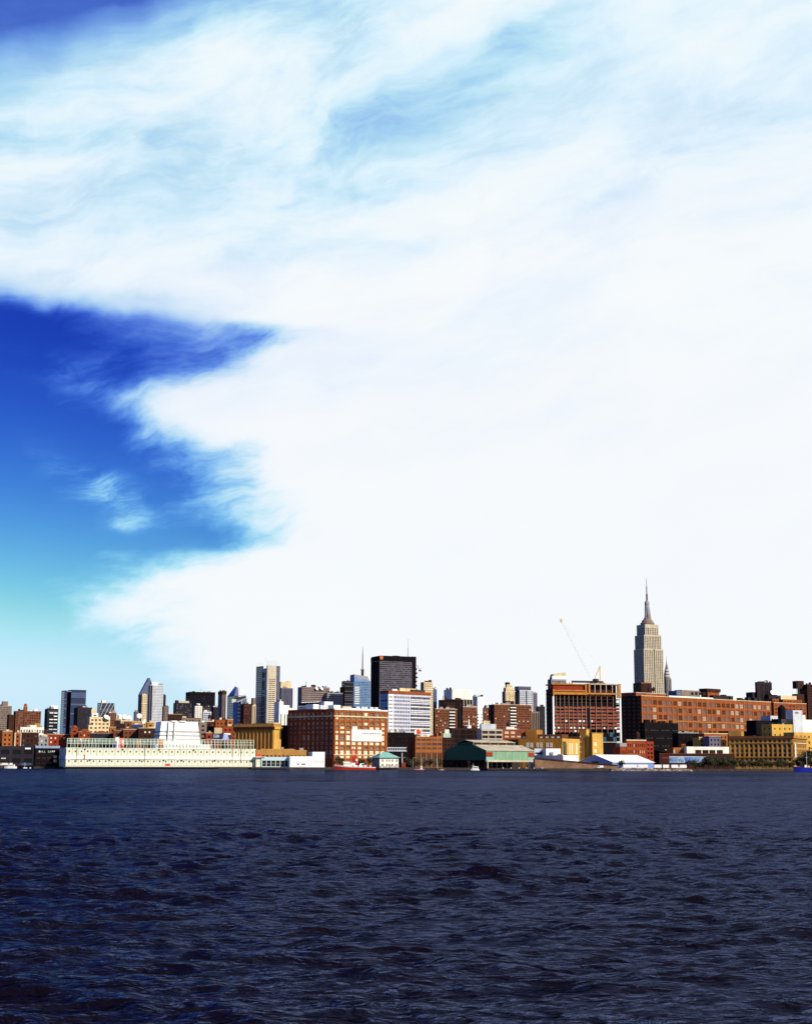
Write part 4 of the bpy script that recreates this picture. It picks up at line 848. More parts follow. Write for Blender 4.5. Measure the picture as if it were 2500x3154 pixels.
# ---------------------------------------------------------------- boats
def hull(b, L_, Wd, hb, hs, mt, mt2, z0=-.4, band=.28):
    n = 12; st = []
    for i in range(n + 1):
        t = i / n; x = t * L_; half = Wd / 2 * (1 - max(0, (.35 - t) / .35) ** 2.2) * (1 - .25 * max(0, (t - .8) / .2)); top = hs + (hb - hs) * max(0, 1 - t / .75) ** 1.6; st.append((x, max(half, .12), top))
    for i in range(n):
        (xa, ha, ta), (xb, hb_, tb) = st[i], st[i + 1]; rk = lambda x, z, T: x - (1 - x / L_) ** 6 * 1.4 * (z / T)
        for s_ in (-1, 1):
            za, zb_ = ta * (1 - band), tb * (1 - band)
            q = [(xa, s_ * ha * .72, z0), (xb, s_ * hb_ * .72, z0), (xb, s_ * hb_ * .95, zb_), (xa, s_ * ha * .95, za)]; p = [(xa, s_ * ha * .95, za), (xb, s_ * hb_ * .95, zb_), (xb, s_ * hb_, tb), (xa, s_ * ha, ta)]
            b.poly(q if s_ < 0 else q[::-1], mt); b.poly(p if s_ < 0 else p[::-1], mt2)
        b.poly([(xa, -ha, ta - .3), (xb, -hb_, tb - .3), (xb, hb_, tb - .3), (xa, ha, ta - .3)], W_['brick_brown'])
    x, hh, tt = st[-1]; b.poly([(x, -hh * .72, z0), (x, hh * .72, z0), (x, hh, tt), (x, -hh, tt)], mt)
def fireboat():
    p0 = P(1030, 2372, 1262); p1 = P(1157, 2372, 1262); L_ = p1.x - p0.x
    rt = tag(empty('fireboat', (p0.x, 1262, 0)), 'red and white fireboat with red lattice mast moored by the teal roofed house', 'boat'); z = lambda y: P(1090, y, 1262).z; X = lambda x: P(x, 2365, 1262).x - p0.x
    b = MB(); hull(b, L_, 8.5, z(2356), z(2363), REDP, WHITE); b.obj('hull', rt)
    dz = z(2363.5)
    def bx(nm, x0, x1, hw, z0, z1, mt, par=rt):
        b = MB(); b.box(X(x0), X(x1), -hw, hw, z0, z1, mt); return b.obj(nm, par)
    c1 = bx('deckhouse', 1057, 1128, 2.8, dz - .6, z(2357.5), WHITE); c2 = bx('upper_deckhouse', 1059, 1094, 2.4, z(2357.5), z(2350), WHITE); c3 = bx('wheelhouse', 1057, 1080, 2.1, z(2350), z(2346), WHITE); bx('wheelhouse_roof', 1055.5, 1082, 2.5, z(2346) + .01, z(2345), W_['cream'])
    for x in (1061, 1067, 1073, 1079): 
        b = MB(); b.box(X(x), X(x + 3.4), -2.46, -2.41, z(2355), z(2352.4), G_['dark']); b.obj('window', c2)
    for x in (1085, 1102, 1118):
        b = MB(); b.box(X(x), X(x + 3), -2.86, -2.81, dz + .2, dz + 1.5, G_['dark']); b.obj('window', c1)
    f = MB(); f.lathe(X(1094), 0, [(2.4, z(2352)), (2.2, z(2335)), (2.5, z(2334.5)), (2.5, z(2333))], REDP, 12); f.obj('funnel', rt)
    f = MB(); f.lathe(0, 0, [(1.0, 0), (1.0, .4), (.1, .5)], CANV, 10); o = f.obj('life_ring', rt); o.location = (X(1098), -2.6, z(2342)); o.rotation_euler = (R(90), 0, 0)
    f = MB(); hw = 2.3
    zt = z(2312); zb_ = z(2350)
    for a in (-1, 1):
        for c in (-1, 1): f.bar((X(1088) + a * hw, c * hw, zb_), (X(1088) + a * hw * .55, c * hw * .55, zt), .28, REDP)
    for i in range(5):
        za = zb_ + (zt - zb_) * i / 5; zc = zb_ + (zt - zb_) * (i + 1) / 5; s0 = hw * (1 - .45 * i / 5); s1 = hw * (1 - .45 * (i + 1) / 5)
        f.bar((X(1088) - s0, -s0, za), (X(1088) + s1, -s1, zc), .2, REDP); f.bar((X(1088) + s0, -s0, za), (X(1088) - s1, -s1, zc), .2, REDP); f.bar((X(1088) - s1, -s1, zc), (X(1088) + s1, -s1, zc), .2, REDP)
    f.obj('lattice_mast', rt); bx('monitor_platform', 1083, 1094, 1.8, zt, zt + .8, REDP); bx('water_monitor', 1086, 1089, .5, zt + .82, zt + 2.4, REDP)
    bx('hose_reel', 1108, 1113, 1.2, z(2357.5), z(2353), WHITE); bx('liferaft', 1110, 1121, 1.4, z(2353), z(2351.4), WHITE); bx('stern_locker', 1138, 1142, 1, dz - .4, dz + 1.4, WHITE)
    b = MB(); b.bar((X(1131), 0, dz - .5), (X(1131), 0, dz + 5), .14, STEEL); b.obj('stern_mast', rt)
fireboat()
def small_boat(label, x0, x1, D, hullm, topm, mast=None, cabin=(.35, .8, 1.6), hb=1.6, name='motor_boat'):
    p0, p1 = P(x0, 2370, D), P(x1, 2370, D); L_ = p1.x - p0.x; rt = tag(empty(name, (p0.x, D, 0)), label, 'boat')
    b = MB(); hull(b, L_, max(1.6, L_ * .26), hb * 1.2, hb, hullm, topm, -.3); b.obj('hull', rt)
    if cabin:
        b = MB(); hw = L_ * .09; a, c, hh = cabin; b.hexa([(a * L_, -hw, hb - .4), (c * L_, -hw, hb - .4), (a * L_, hw, hb - .4), (c * L_, hw, hb - .4), ((a + .07) * L_, -hw * .85, hb + hh), (c * L_ - .2, -hw * .85, hb + hh), ((a + .07) * L_, hw * .85, hb + hh), (c * L_ - .2, hw * .85, hb + hh)], topm); cb = b.obj('cabin', rt)
        b = MB(); b.box((a + .1) * L_, (c - .06) * L_, -hw - .04, -hw + .1, hb + hh * .35, hb + hh * .7, G_['dark']); b.obj('window', cb)
    if mast:
        b = MB(); b.bar((L_ * mast[0], 0, hb - .4), (L_ * mast[0], 0, mast[1]), .16, STEEL, 6); mo = b.obj('mast', rt); b = MB(); b.bar((L_ * mast[0] - 1.4, 0, mast[1] * .72), (L_ * mast[0] + 1.4, 0, mast[1] * .72), .1, STEEL); b.obj('crosstree', mo)
    return rt
small_boat('white motor yacht at the dark shore on the far left', 13, 51, 1255, WHITE, WHITE, None, (.3, .85, 1.5), 1.7)
small_boat('small white sailing dinghy with short mast left of the pier', 70, 83, 1265, WHITE, CANV, (.45, 5), None, .9, 'sail_boat')
small_boat('tiny white skiff just right of the sailing dinghy', 90, 95, 1265, WHITE, CANV, None, None, .9, 'skiff')
small_boat('low red workboat with small white cabin right of the teal roofed house', 1275, 1306, 1268, REDP, WHITE, None, (.6, .82, 2.6), .8, 'work_boat')
small_boat('white cabin cruiser moored under the dark green shed', 1449, 1476, 1272, WHITE, WHITE, (.3, 5.5), (.15, .9, 2.2), 1.0)
small_boat('small cream launch moored left of the dark green shed', 1352, 1367, 1272, W_['cream'], W_['gray_brown'], None, (.3, .8, 1.5), .8)
small_boat('bright blue barge hull with thin mast at the right frame edge', 2444, 2530, 1228, BLUEP, BLUEP, (.47, 16), None, 3.6, 'barge')
b = MB(); pb = P(2480, 2360, 1228); b.box(pb.x - .8, pb.x + .8, 1227.2, 1228.8, 3.2, 5.6, WHITE); tag(b.obj('deck_box'), 'small white cabinet standing on the bright blue barge', 'cabinet')

def teal_house():
    B = Bld('fire_station', 'cream two storey boathouse with teal hipped roof on piles', 'building', 1146, 1169, 1227, 2334, 1284, 24)
    w_, d_, h = B.w, B.d, B.h; ux = [(B.u(x), B.u(x + 4.5)) for x in (1176, 1189, 1197, 1206, 1219)]; vs = [(1.2, 3.4), (h - 3.6, h - 1.6)]
    f = dict(us=ux, vs=vs, ind=W_['concrete'], nm=1, rec=.25, glass=G('brown', 'gray'))
    B.tier(wall=W_['offwhite'], glass=G('brown'), f=f, l=dict(nx=3, vs=vs, wf=.4, ind=W_['concrete'], nm=1, rec=.25, glass=G('dark', 'brown')), lw=W_['gray']).done()  # left wall grey: shade put into the cream wall's colour
    e = 1.3; zt = B.z(2317, w_ * .4, d_ * .4); r0, r1 = w_ * .30, w_ * .62; b = MB(); y = d_ / 2
    q = [(-e, -e, h), (w_ + e, -e, h), (w_ + e, d_ + e, h), (-e, d_ + e, h)]; a_, c_ = (r0, y, zt), (r1, y, zt)
    b.poly([q[0], q[1], c_, a_], TEALR); b.poly([q[1], q[2], c_], TEALR); b.poly([q[2], q[3], a_, c_], TEALR); b.poly([q[3], q[0], a_], TEALR); rf = b.obj('roof', B.root)
    b = MB(); b.box(-e, w_ + e, -e, d_ + e, h - .35, h - .02, W_['slate']); b.obj('eaves', rf)
    b = MB(); b.box(r0 - 3, r0 - 1.6, y - 4, y - 2.6, h, zt + .4, W_['cream']); b.obj('chimney', rf)
    pm_ = MB(); pm_.lathe(0, 0, [(.28, -5), (.26, 2.4)], WOOD, 6); pme = pm_.mesh('pile')
    dk = B.box('deck', -3, w_ + 3, -2.2, d_, -.7, -.03, WOOD)
    rr = random.Random(4)
    for i in range(20): inst('pile', pme, dk, (-2.5 + i * (w_ + 5) / 19, -2.6 - rr.random(), rr.uniform(-1.2, .4)))
teal_house()

def orange_block():
    B = Bld('loft_building', 'orange brick loft building with wide dark window bays and open ground floor', 'building', 1272, 1279, 1362, 2269, 1400, 12, d=30)
    zy = lambda q: B.z(1960 + q * .204); us = [(B.u(1140 + .204 * a), B.u(1140 + .204 * c)) for a, c in ((693, 755), (775, 838), (855, 915), (936, 1000), (1017, 1080))]
    vs = sorted((zy(c), zy(a)) for a, c in ((1552, 1583), (1613, 1650), (1680, 1712)))
    vs = [(0.2, zy(1765))] + vs
    B.tier(wall=W_['brick_orange'], glass=G('dark'), f=dict(us=us, vs=vs, ind=W_['gray_brown'], nm=3, rec=.4, glass=G('dark', 'purple', 'brown')), lw=W_['brick_dark']).done()
    B.tier(zy(1460), B.h - .5, B.u(1345), B.w, 0.01, 14, W_['brick_orange'], G('dark'), dict(us=[(1.2, B.w - B.u(1345) - 1.2)], vs=[(1.2, 4)])); B.done()
    B.box('sill_course', -.2, B.w + .1, -.35, -.02, zy(1752), zy(1742), W_['brick_orange'])
    rt = tag(empty('billboard', (0, 0, 0)), 'white and red rooftop billboard above the orange loft building', 'billboard'); rt.location = B.root.location; rt.rotation_euler = B.root.rotation_euler
    u0, u1 = B.u(1281), B.u(1303); z0, z1 = B.z(2262), B.z(2246); b = MB(); b.box(u0, u1, 4, 4.4, z0, z1, mat('poster', (.72, .45, .30), .6, .5, .35)); b.obj('panel', rt); b = MB(); b.hexa([(u0 + 2, 3.9, z0 + .2), (u0 + 5.5, 3.9, z0 + .6), (u0 + 2, 3.98, z0 + .2), (u0 + 5.5, 3.98, z0 + .6), (u0 + 1.2, 3.9, z1 - .3), (u0 + 4.0, 3.9, z1 - .2), (u0 + 1.2, 3.98, z1 - .3), (u0 + 4, 3.98, z1 - .2)], REDP); b.obj('poster_mark', rt); b = MB(); b.box(u0 - .6, u0 + .8, 3.88, 3.99, z0, z1 - 1, WHITE); b.obj('poster_edge', rt)
    b = MB()
    for uu in (u0 + 1, u1 - 1): b = MB(); b.box(uu - .15, uu + .15, 4.5, 4.8, B.h - .45, z1 - .2, DKST); b.obj('post', rt)
    B.clutter(5, seed=14, hm=3)
orange_block()
B = simple('low_block', 'shadowed dark block with pale green roof hoarding right of the orange loft', 'building', 1360, 1364, 1398, 2272, 1425, 'brick_dark', ('dark',), f=GRD, th=12, d=18)  # dark brick colour stands in for shadow on this block
B.box('hoarding', B.u(1365), B.u(1388), .5, 1, B.h - .4, B.z(2259), mat('pale_green_panel', (.38, .50, .38), .7, .1))
B.box('roof_unit', B.u(1373), B.u(1386), 4, 8, B.h, B.z(2247), W_['offwhite'])
B = simple('warehouse', 'dark warehouse in shade below the white banded office', 'building', 1186, 1193, 1279, 2256, 1450, 'black', ('dark', 'brown'), f=dict(GRD, hf=.35), th=20, clut=6, seed=17)  # near-black wall colour stands in for the shade
B.box('orange_frame', B.u(1221), B.u(1238), 2, 6, B.h - .4, B.z(2250), W_['brick_rust']); B.box('roof_hut', B.u(1211), B.u(1221), 3, 8, B.h - .4, B.z(2251), W_['offwhite'])
def walkway():
    p0, p1 = P(1192, 2308, 1390), P(1252, 2308, 1390); rt = tag(empty('elevated_walkway', (p0.x, 1390, GZ)), 'grey elevated walkway with window strip right of the red warehouse', 'walkway'); Wd = p1.x - p0.x; z0, z1 = P(1220, 2315, 1390).z - GZ, P(1220, 2302, 1390).z - GZ
    b = MB(); b.box(0, Wd, 0, 4, z0, z1, W_['pale_gray']); b.obj('body', rt)
    for i in range(8): b = MB(); b.box(.8 + i * Wd / 8, .8 + i * Wd / 8 + Wd / 8 * .7, -.08, -.01, z0 + 1.3, z1 - .9, G_['dark']); b.obj('window', rt)
    for x in (1, Wd - 4.5): b = MB(); b.box(x, x + .8, 1.5, 2.3, 0, z0 - .01, STEEL); b.obj('column', rt)
walkway()

def green_shed():
    B = Bld('pier_shed', 'green pier shed with tan monitor roof over open dark deck', 'building', 1371, 1497, 1645, 2340, 1282, 40)
    w_, d_ = B.w, B.d; zb_, ze = B.z(2342), B.z(2313); zr = B.z(2283, 0, d_ / 2) ; y = d_ / 2
    zl = B.z(2318, 0, d_)
    b = MB(); b.poly([(0, d_, zb_), (0, 0, zb_), (0, 0, ze), (0, y * .75, zr * .96), (0, y * 1.25, zr * .96), (0, d_, ze)], GREEN_SHADE); b.poly([(w_, 0, zb_), (w_, d_, zb_), (w_, d_, ze), (w_, y, zr), (w_, 0, ze)], GREEN_SHADE); b.poly([(w_, d_, zb_), (0, d_, zb_), (0, d_, ze), (w_, d_, ze)], GREEN_SHADE); b.obj('gable_wall', B.root)  # gable walls in a darker green, their shade put into the paint
    n = 15
    for i in range(n):
        u0, u1 = i * w_ / n, (i + 1) * w_ / n; mt = GREENL
        if i in (0, 1, 13, 14): 
            b = MB(); b.box(u0, u1 - .05, 0, .3, zb_, zb_ + (ze - zb_) * .35, TEALR); b.box(u0, u1 - .05, .05, .3, zb_ + (ze - zb_) * .36, zb_ + (ze - zb_) * .85, W_['brick_deep']); b.box(u0, u1 - .05, 0, .3, zb_ + (ze - zb_) * .86, ze, GREENL); b.obj('wall_panel', B.root, 'green panel with red brown opening'); continue
        b = MB(); b.box(u0, u1 - .05, 0 if i % 2 else .06, .3, zb_, ze, mt); b.obj('wall_panel', B.root)
    def roof(nm, y0, y1, z0, z1, mt=ROOFT, u0=-.5, u1=w_ + .5):
        b = MB(); b.hexa([(u0, y0, z0), (u1, y0, z0), (u0, y1, z1), (u1, y1, z1), (u0, y0, z0 + .3), (u1, y0, z0 + .3), (u0, y1, z1 + .3), (u1, y1, z1 + .3)], mt); return b.obj(nm, B.root)
    ym = y * .62; zm = ze + (zr - ze) * .60
    roof('roof', -.8, ym, ze, zm); roof('roof', d_ + .8, d_ - ym, ze, zm)
    b = MB(); b.box(0, w_ * .85, ym, d_ - ym, zm - .5, zm + 2.2, W_['brick_dark']); mo = b.obj('monitor', B.root)
    for i in range(6): b = MB(); b.box(w_ * .85 * i / 5 - .25, w_ * .85 * i / 5 + .25, ym - .3, ym - .02, zm, zm + 2.2, GREENL); b.obj('mullion', mo)
    roof('monitor_roof', ym - .6, y, zm + 2.2, zr + .8, ROOFT, -.5, w_ * .87); roof('monitor_roof', d_ - ym + .6, y, zm + 2.2, zr + .8, ROOFT, -.5, w_ * .87)
    B.box('deck_beam', -.4, w_ * 1.18, -.7, .4, zb_ - 1.4, zb_ - .02, W_['concrete'])
    pm_ = MB(); pm_.box(-.3, .3, -.3, .3, -3, zb_ - 1.41, WOOD); pme = pm_.mesh('column')
    for i in range(12): inst('column', pme, B.root, (i * w_ * 1.15 / 11, -.2, 0))
    for i in range(8): inst('column', pme, B.root, (.2, 3 + i * (d_ - 4) / 7, 0))
    B.box('white_column', .3, 1.2, -1.3, -.75, 0, zb_ - .05, W_['concrete'])
    B.box('back_wall', 6, w_ * 1.15, d_ * .5, d_ * .5 + .4, -1, zb_ - .05, WOOD)
    b = MB(); b.box(-1, w_ * 1.2, -2.5, d_ + 1, -.9, -.05, WOOD); b.obj('deck', B.root)
green_shed()
def frame_block():
    B = Bld('parking_structure', 'cream concrete frame building with dark open bays behind the green shed', 'building', 1478, 1483, 1547, 2247, 1390, 8, d=25)
    zy = lambda q: B.z(2040 + q * .199); us = [(B.u(1440 + .199 * a), B.u(1440 + .199 * c)) for a, c in ((224, 312), (328, 424), (437, 528))]
    B.tier(wall=W_['concrete'], glass=G('dark'), f=dict(us=us, vs=sorted((zy(c), zy(a)) for a, c in ((1065, 1108), (1135, 1178), (1200, 1245))), ind=W_['gray_brown'], nm=0, nh=1, rec=1.2, glass=G('dark', 'brown'))).done()
    B.box('roof_house', B.u(1484), B.u(1530), 4, 12, B.h - .4, B.z(2230), W_['pale_gray']); B.box('roof_house', B.u(1491), B.u(1512), 5, 10, B.z(2230) + .01, B.z(2220), W_['cream'])
    D_ = Bld('dark_block', 'dark brown gridded block with slim white roof chimney behind the green shed', 'building', 1385, 1390, 1482, 2243, 1440, 10, d=25)
    D_.tier(wall=W_['brick_dark'], glass=G('dark'), f=dict(bw=7, fh=4.2, wf=.9, hf=.85, rec=.25)).done()
    b = MB(); u = D_.u(1447); b.lathe(u, 5, [(1.4, D_.h - .4), (.7, D_.z(2232)), (.6, D_.z(2216))], WHITE, 8); b.obj('chimney', D_.root); D_.box('roof_unit', D_.u(1442), D_.u(1453), 3, 8, D_.h - .4, D_.h + 1.2, WHITE); D_.clutter(4, seed=33)
    E = Bld('red_building', 'red brick building with bright white blinds right of the cream frame', 'building', 1542, 1547, 1618, 2247, 1420, 10, d=25)
    us = [(E.u(1440 + .199 * a), E.u(1440 + .199 * c)) for a, c in ((575, 640), (670, 735), (765, 828))]; zy = lambda q: E.z(2040 + q * .199)
    E.tier(wall=W_['brick_red'], glass=G('blind'), f=dict(us=us, vs=sorted((zy(c), zy(a)) for a, c in ((1068, 1110), (1135, 1165))), ind=W_['brick_brown'], nm=2, glass=G('blind', 'blind', 'blind', 'gray'))).done()
    E.box('awning_wall', E.u(1556), E.u(1592), -4, -.05, 0, E.z(2278), W_['black']); E.box('roof_house', E.u(1561), E.u(1586), 3, 10, E.h - .4, E.z(2239), W_['offwhite']); E.clutter(4, seed=35, tank=1)
frame_block()

def construction():
    B = Bld('construction_tower', 'building under construction with red brown infill floors and orange top formwork', 'building', 1681, 1702, 1911, 2146, 1550, 12)
    zy = lambda q: B.z(1880 + q * .2411); X = lambda q: B.u(1640 + q * .2411); w_, d_ = B.w, B.d
    cols = [X(q) for q in (262, 300, 350, 405, 460, 515, 570, 625, 680, 732, 805, 875, 950, 1025, 1116)]
    us = [(cols[i] + .35, cols[i + 1] - .35) for i in range(14)]; us[0] = (cols[0] + .9, us[0][1]); us[-1] = (us[-1][0], cols[-1] - 1.2)
    rows = [(1218, 1258), (1262, 1300), (1305, 1345), (1350, 1385), (1390, 1430), (1434, 1475), (1480, 1515), (1520, 1555)]
    vs = sorted((zy(c), zy(a)) for a, c in rows) 
    rr = random.Random(6)
    zc0, zc1 = zy(1570), zy(1212)
    # frame: slabs, columns and infill panels, each its own piece
    core = B.box('core_wall', 3, w_ - 3, 6, d_ - 2, 0, zy(945), W_['brick_dark'])
    for i, (a, c) in enumerate(vs):
        B.box('floor_slab', 0, w_, -.15, d_, c + .02, c + .75, W_['charcoal'])
        for j, (u0, u1) in enumerate(us):
            if i == 0 and j > 8: continue
            q = rr.random(); B.box('infill_panel', u0, u1, .5, .7, a, a + (c - a) * rr.uniform(.55, .98), G_['red'])
            if i in (0, 1, 3) and q > .55: uu = u0 + rr.random() * (u1 - u0) * .4; B.box('insulation_stack', uu, uu + (u1 - u0) * rr.uniform(.25, .6), .1, .45, a + .1, a + (c - a) * .75, CANV)
    B.box('floor_slab', 0, w_, -.15, d_, zy(1216), zy(1190), W_['black'])  # black band stands in for the shaded gap at this storey
    zt = zy(1090)
    for i, u in enumerate(cols):
        if i in (0, 14): continue
        B.box('column', u - .11, u + .11, -.4, -.17, zc0, zt - .1, W_['concrete'])
    B.box('corner_column', cols[0] - .9, cols[0] + .7, -.9, .4, 0, zy(1100), WHITE); B.box('corner_column', cols[-1] - .9, cols[-1] + .6, -.9, .4, 0, zy(1110), WHITE)
    B.box('dark_joint', X(700), X(722), -.3, -.16, zc0, zy(1240), W_['black'])
    for i, q in enumerate((1180, 1135)): B.box('floor_slab', 0, w_, -.15, d_, zy(q), zy(q) + .6, W_['brick_dark'])
    # orange formwork crown
    B.box('formwork', 0, X(690), -.6, 1.5, zy(1075), zy(1040), ORNG); B.box('formwork', 0, X(680), -.4, 1.2, zy(1030), zy(1015), ORNG); B.box('formwork', X(690), w_, -.7, 1.5, zy(1068), zy(1048), ORNG)
    B.box('top_floor', 1, X(675), 1.5, d_ - 3, zy(1040), zy(945), W_['brick_deep']); B.box('top_slab', -.5, X(680), .2, d_, zy(950), zy(935), W_['ochre'])
    B.box('end_frame', X(1085), X(1116) + .5, -.8, 2, zy(1110), zy(930), ORNG); B.box('end_frame', X(670), X(690), -.8, 2, zy(1060), zy(935), ORNG); B.box('end_frame', X(712), X(735), -.8, 1.2, zy(1060), zy(930), ORNG)
    B.box('top_slab', X(712), w_ + .5, -.8, d_, zy(942), zy(928), W_['concrete'])
    for q in (795, 868, 940, 1018): B.box('column', X(q) - .35, X(q) + .35, -.3, .3, zy(1045), zy(944), W_['concrete'])
    B.box('corner_form', 0, cols[0] + .9, -.92, -.62, zy(1100), zy(1010), ORNG)
    for i in range(10):
        u = rr.uniform(1, w_ - 4); B.box('material_pallet', u, u + rr.uniform(1.5, 4), .5, 3, zy(933), zy(933) + rr.uniform(.6, 2.2), rr.choice([ORNG, CANV, W_['ochre'], W_['brick_rust']]))
    # left shaded side
    for i in range(12): B.box('side_slab', -.3, .02, 0, d_, zy(1570) + i * 4.0, zy(1570) + i * 4.0 + .5, W_['charcoal'])
    B.box('side_wall', .1, .5, .5, d_, 0, zy(1000), W_['brick_dark'])
    for i in range(5): B.box('side_platform', -2.5, -.31, 2, 8, zy(1180) + i * 7 - 12, zy(1180) + i * 7 - 11.3, W_['brick_dark'])
    # lower right glazed part
    u0, u1 = X(888), cols[-1] - 1.0
    for i in range(5):
        for j in range(2):
            a = u0 + (u1 - u0) * i / 5; z0 = zy(1670) + j * (zy(1550) - zy(1670)) / 2; B.box('glazing', a + .1, a + (u1 - u0) / 5 - .1, .2, .35, z0, z0 + (zy(1550) - zy(1670)) / 2 - .3, G_['teal'] if (i + j) % 3 == 0 else G_['dark'])
    B.box('floor_slab', u0, w_, -.3, 1, zy(1685), zy(1676), W_['concrete']); B.box('base_wall', 1, w_ - 3.5, .8, 2, 0, zy(1690), W_['black'])
    # crawler crane on the roof
    rz = zy(928); rt = tag(empty('crawler_crane', (0, 0, 0)), 'crane with long pale lattice boom and yellow gantry on the construction roof', 'crane'); rt.location = B.root.location; rt.rotation_euler = B.root.rotation_euler
    b = MB(); b.box(X(780), X(925), 5, 9, rz + .6, zy(890), DKST); b.lathe(X(835), 6.5, [(3.4, zy(895)), (3.4, zy(868)), (2, zy(862))], DKST, 12); b.obj('machinery', rt)
    b = MB(); b.box(X(530), X(775), 6, 9, zy(915), zy(890), DKST); b.obj('counter_jib', rt)
    for y in (5, 8.5): b = MB(); b.box(X(770), X(930), y, y + .9, rz + .02, rz + 1.1, TYRE); b.obj('track', rt)
    b = MB(); a, c, t = Vector((X(820), 6.5, zy(868))), Vector((X(893), 6.5, zy(880))), Vector((X(890), 6.5, zy(703)))
    b.bar(a, t, .5, YEL); b.bar(c, t, .5, YEL); b.box(X(884), X(900), 6, 7, zy(712), zy(698), YEL); b.obj('gantry', rt)
    p, q = Vector((X(775), 6.5, zy(850))), Vector((X(400), 6.5, zy(105))); ax = (q - p).normalized(); sd = Vector((0, 1, 0)); up = ax.cross(sd); n = 30
    def lattice(p, q, n, r, mt, nm):
        b = MB(); s = [(p + sd * e * r + up * f * r, q + sd * e * r + up * f * r) for e in (-1, 1) for f in (-1, 1)]
        for a, c in s: b.bar(a, c, .09, mt)
        for i in range(n):
            t0, t1 = i / n, (i + 1) / n
            for (k0, k1) in ((0, 1), (2, 3), (0, 2), (1, 3)):
                aa, cc = s[k0], s[k1] if i % 2 else s[k1]
                if i % 2: aa, cc = cc, aa
                b.bar(aa[0].lerp(aa[1], t0), cc[0].lerp(cc[1], t1), .05, mt)
        b.obj(nm, rt)
    mid = p.lerp(q, .78); lattice(p, mid, 26, .9, WHITE, 'boom'); lattice(mid, q, 8, .9, CANV, 'boom_tip'); b = MB(); b.box(q.x - .7, q.x + .9, 5.9, 7.1, q.z - 3, q.z + .6, YEL); b.obj('boom_head', rt)
    b = MB(); b.bar(t, q, .04, STEEL); b.obj('pendant_cable', rt)
construction()

def yellow_plant():
    B = Bld('brick_plant', 'yellow brick plant, ochre shade on its side, with square tower and white framed windows', 'building', 1592, 1731, 1787, 2275, 1400, 62)
    zy = lambda q: B.z(1880 + q * .2411); h = B.h
    X = lambda q: B.u(1640 + q * .2411)
    B.tier(wall=W_['yellow'], glass=G('blind'), f=dict(us=[(X(409), X(428)), (X(466), X(482)), (X(496), X(515)), (X(549), X(572))], vs=[(zy(1835), zy(1690))], ind=W_['cream'], nm=0, nh=4, rec=.25, glass=G('blind')), l=None, lw=W_['ochre']).done()  # yellow for the sunlit front, ochre carries the dimmer light alongside
    # arched windows on the long side
    for xa, xb in ((1620, 1628), (1632, 1640), (1651, 1658), (1662, 1669), (1681, 1688), (1692, 1700)):
        v0, v1 = B.vl(xb), B.vl(xa); z0, z1 = B.z(2303, 0, v0), B.z(2288, 0, v0); b = MB(); b.box(-.35, -.02, v0, v1, z0, z1, G_['blind']); b.box(-.4, -.03, (v0 + v1) / 2 - .15, (v0 + v1) / 2 + .15, z0, z1, W_['ochre']); b.obj('window', B.root)
    for xa in (1634, 1664, 1682, 1698, 1715, 1729, 1744):
        pass
    va, vb = 1.5, B.vl(1604); b = MB(); b.box(3, 18, va, vb, h - .4, B.z(2262, 0, va), W_['brick_brown']); cl = b.obj('clerestory', B.root)
    for i in range(7):
        v = va + (vb - va) * (i + .4) / 7; b = MB(); b.box(2.85, 2.98, v, v + 2.6, h + .4, h + 1.9, G_['blind']); b.obj('window', cl)
    b = MB(); b.box(-.02 + 2, 16, B.vl(1650), B.vl(1617), h - .3, B.z(2248, 0, B.vl(1650)), W_['ochre']); b.obj('rear_tower', B.root)
    T = Bld('brick_tower', 'square brick tower coloured ochre for shade with lit yellow edge on the brick plant', 'building', 1784, 1805, 1814, 2246, 1385, 62)
    T.tier(wall=W_['yellow'], glass=G('blind'), f=None, l=None, lw=W_['ochre']).done()  # ochre side is the same brick with shade put into its colour
    for y in (2267, 2283, 2299, 2315):
        v = T.d * .8; T.box('window', -.12, -.02, v, v + 1.2, T.z(y + 4), T.z(y), G_['blind'])
    T.box('coping', -.3, T.w + .3, -.3, T.d + .3, T.h - .38, T.h + .3, W_['ochre'])
    E = Bld('brick_annex', 'yellow brick block with two white windows right of the square tower', 'building', 1813, 1823, 1856, 2258, 1380, 30)
    E.tier(wall=W_['yellow'], glass=G('blind'), f=dict(us=[(E.u(1829), E.u(1838))], vs=[(E.z(2319), E.z(2307)), (E.z(2297), E.z(2285))], ind=W_['cream'], nm=1, glass=G('blind')), lw=W_['ochre']).done()  # ochre side wall: shade put into the yellow brick
    E.box('coping', -.3, E.w + .3, -.3, 1, E.h - .38, E.h + .3, W_['tan'])
yellow_plant()
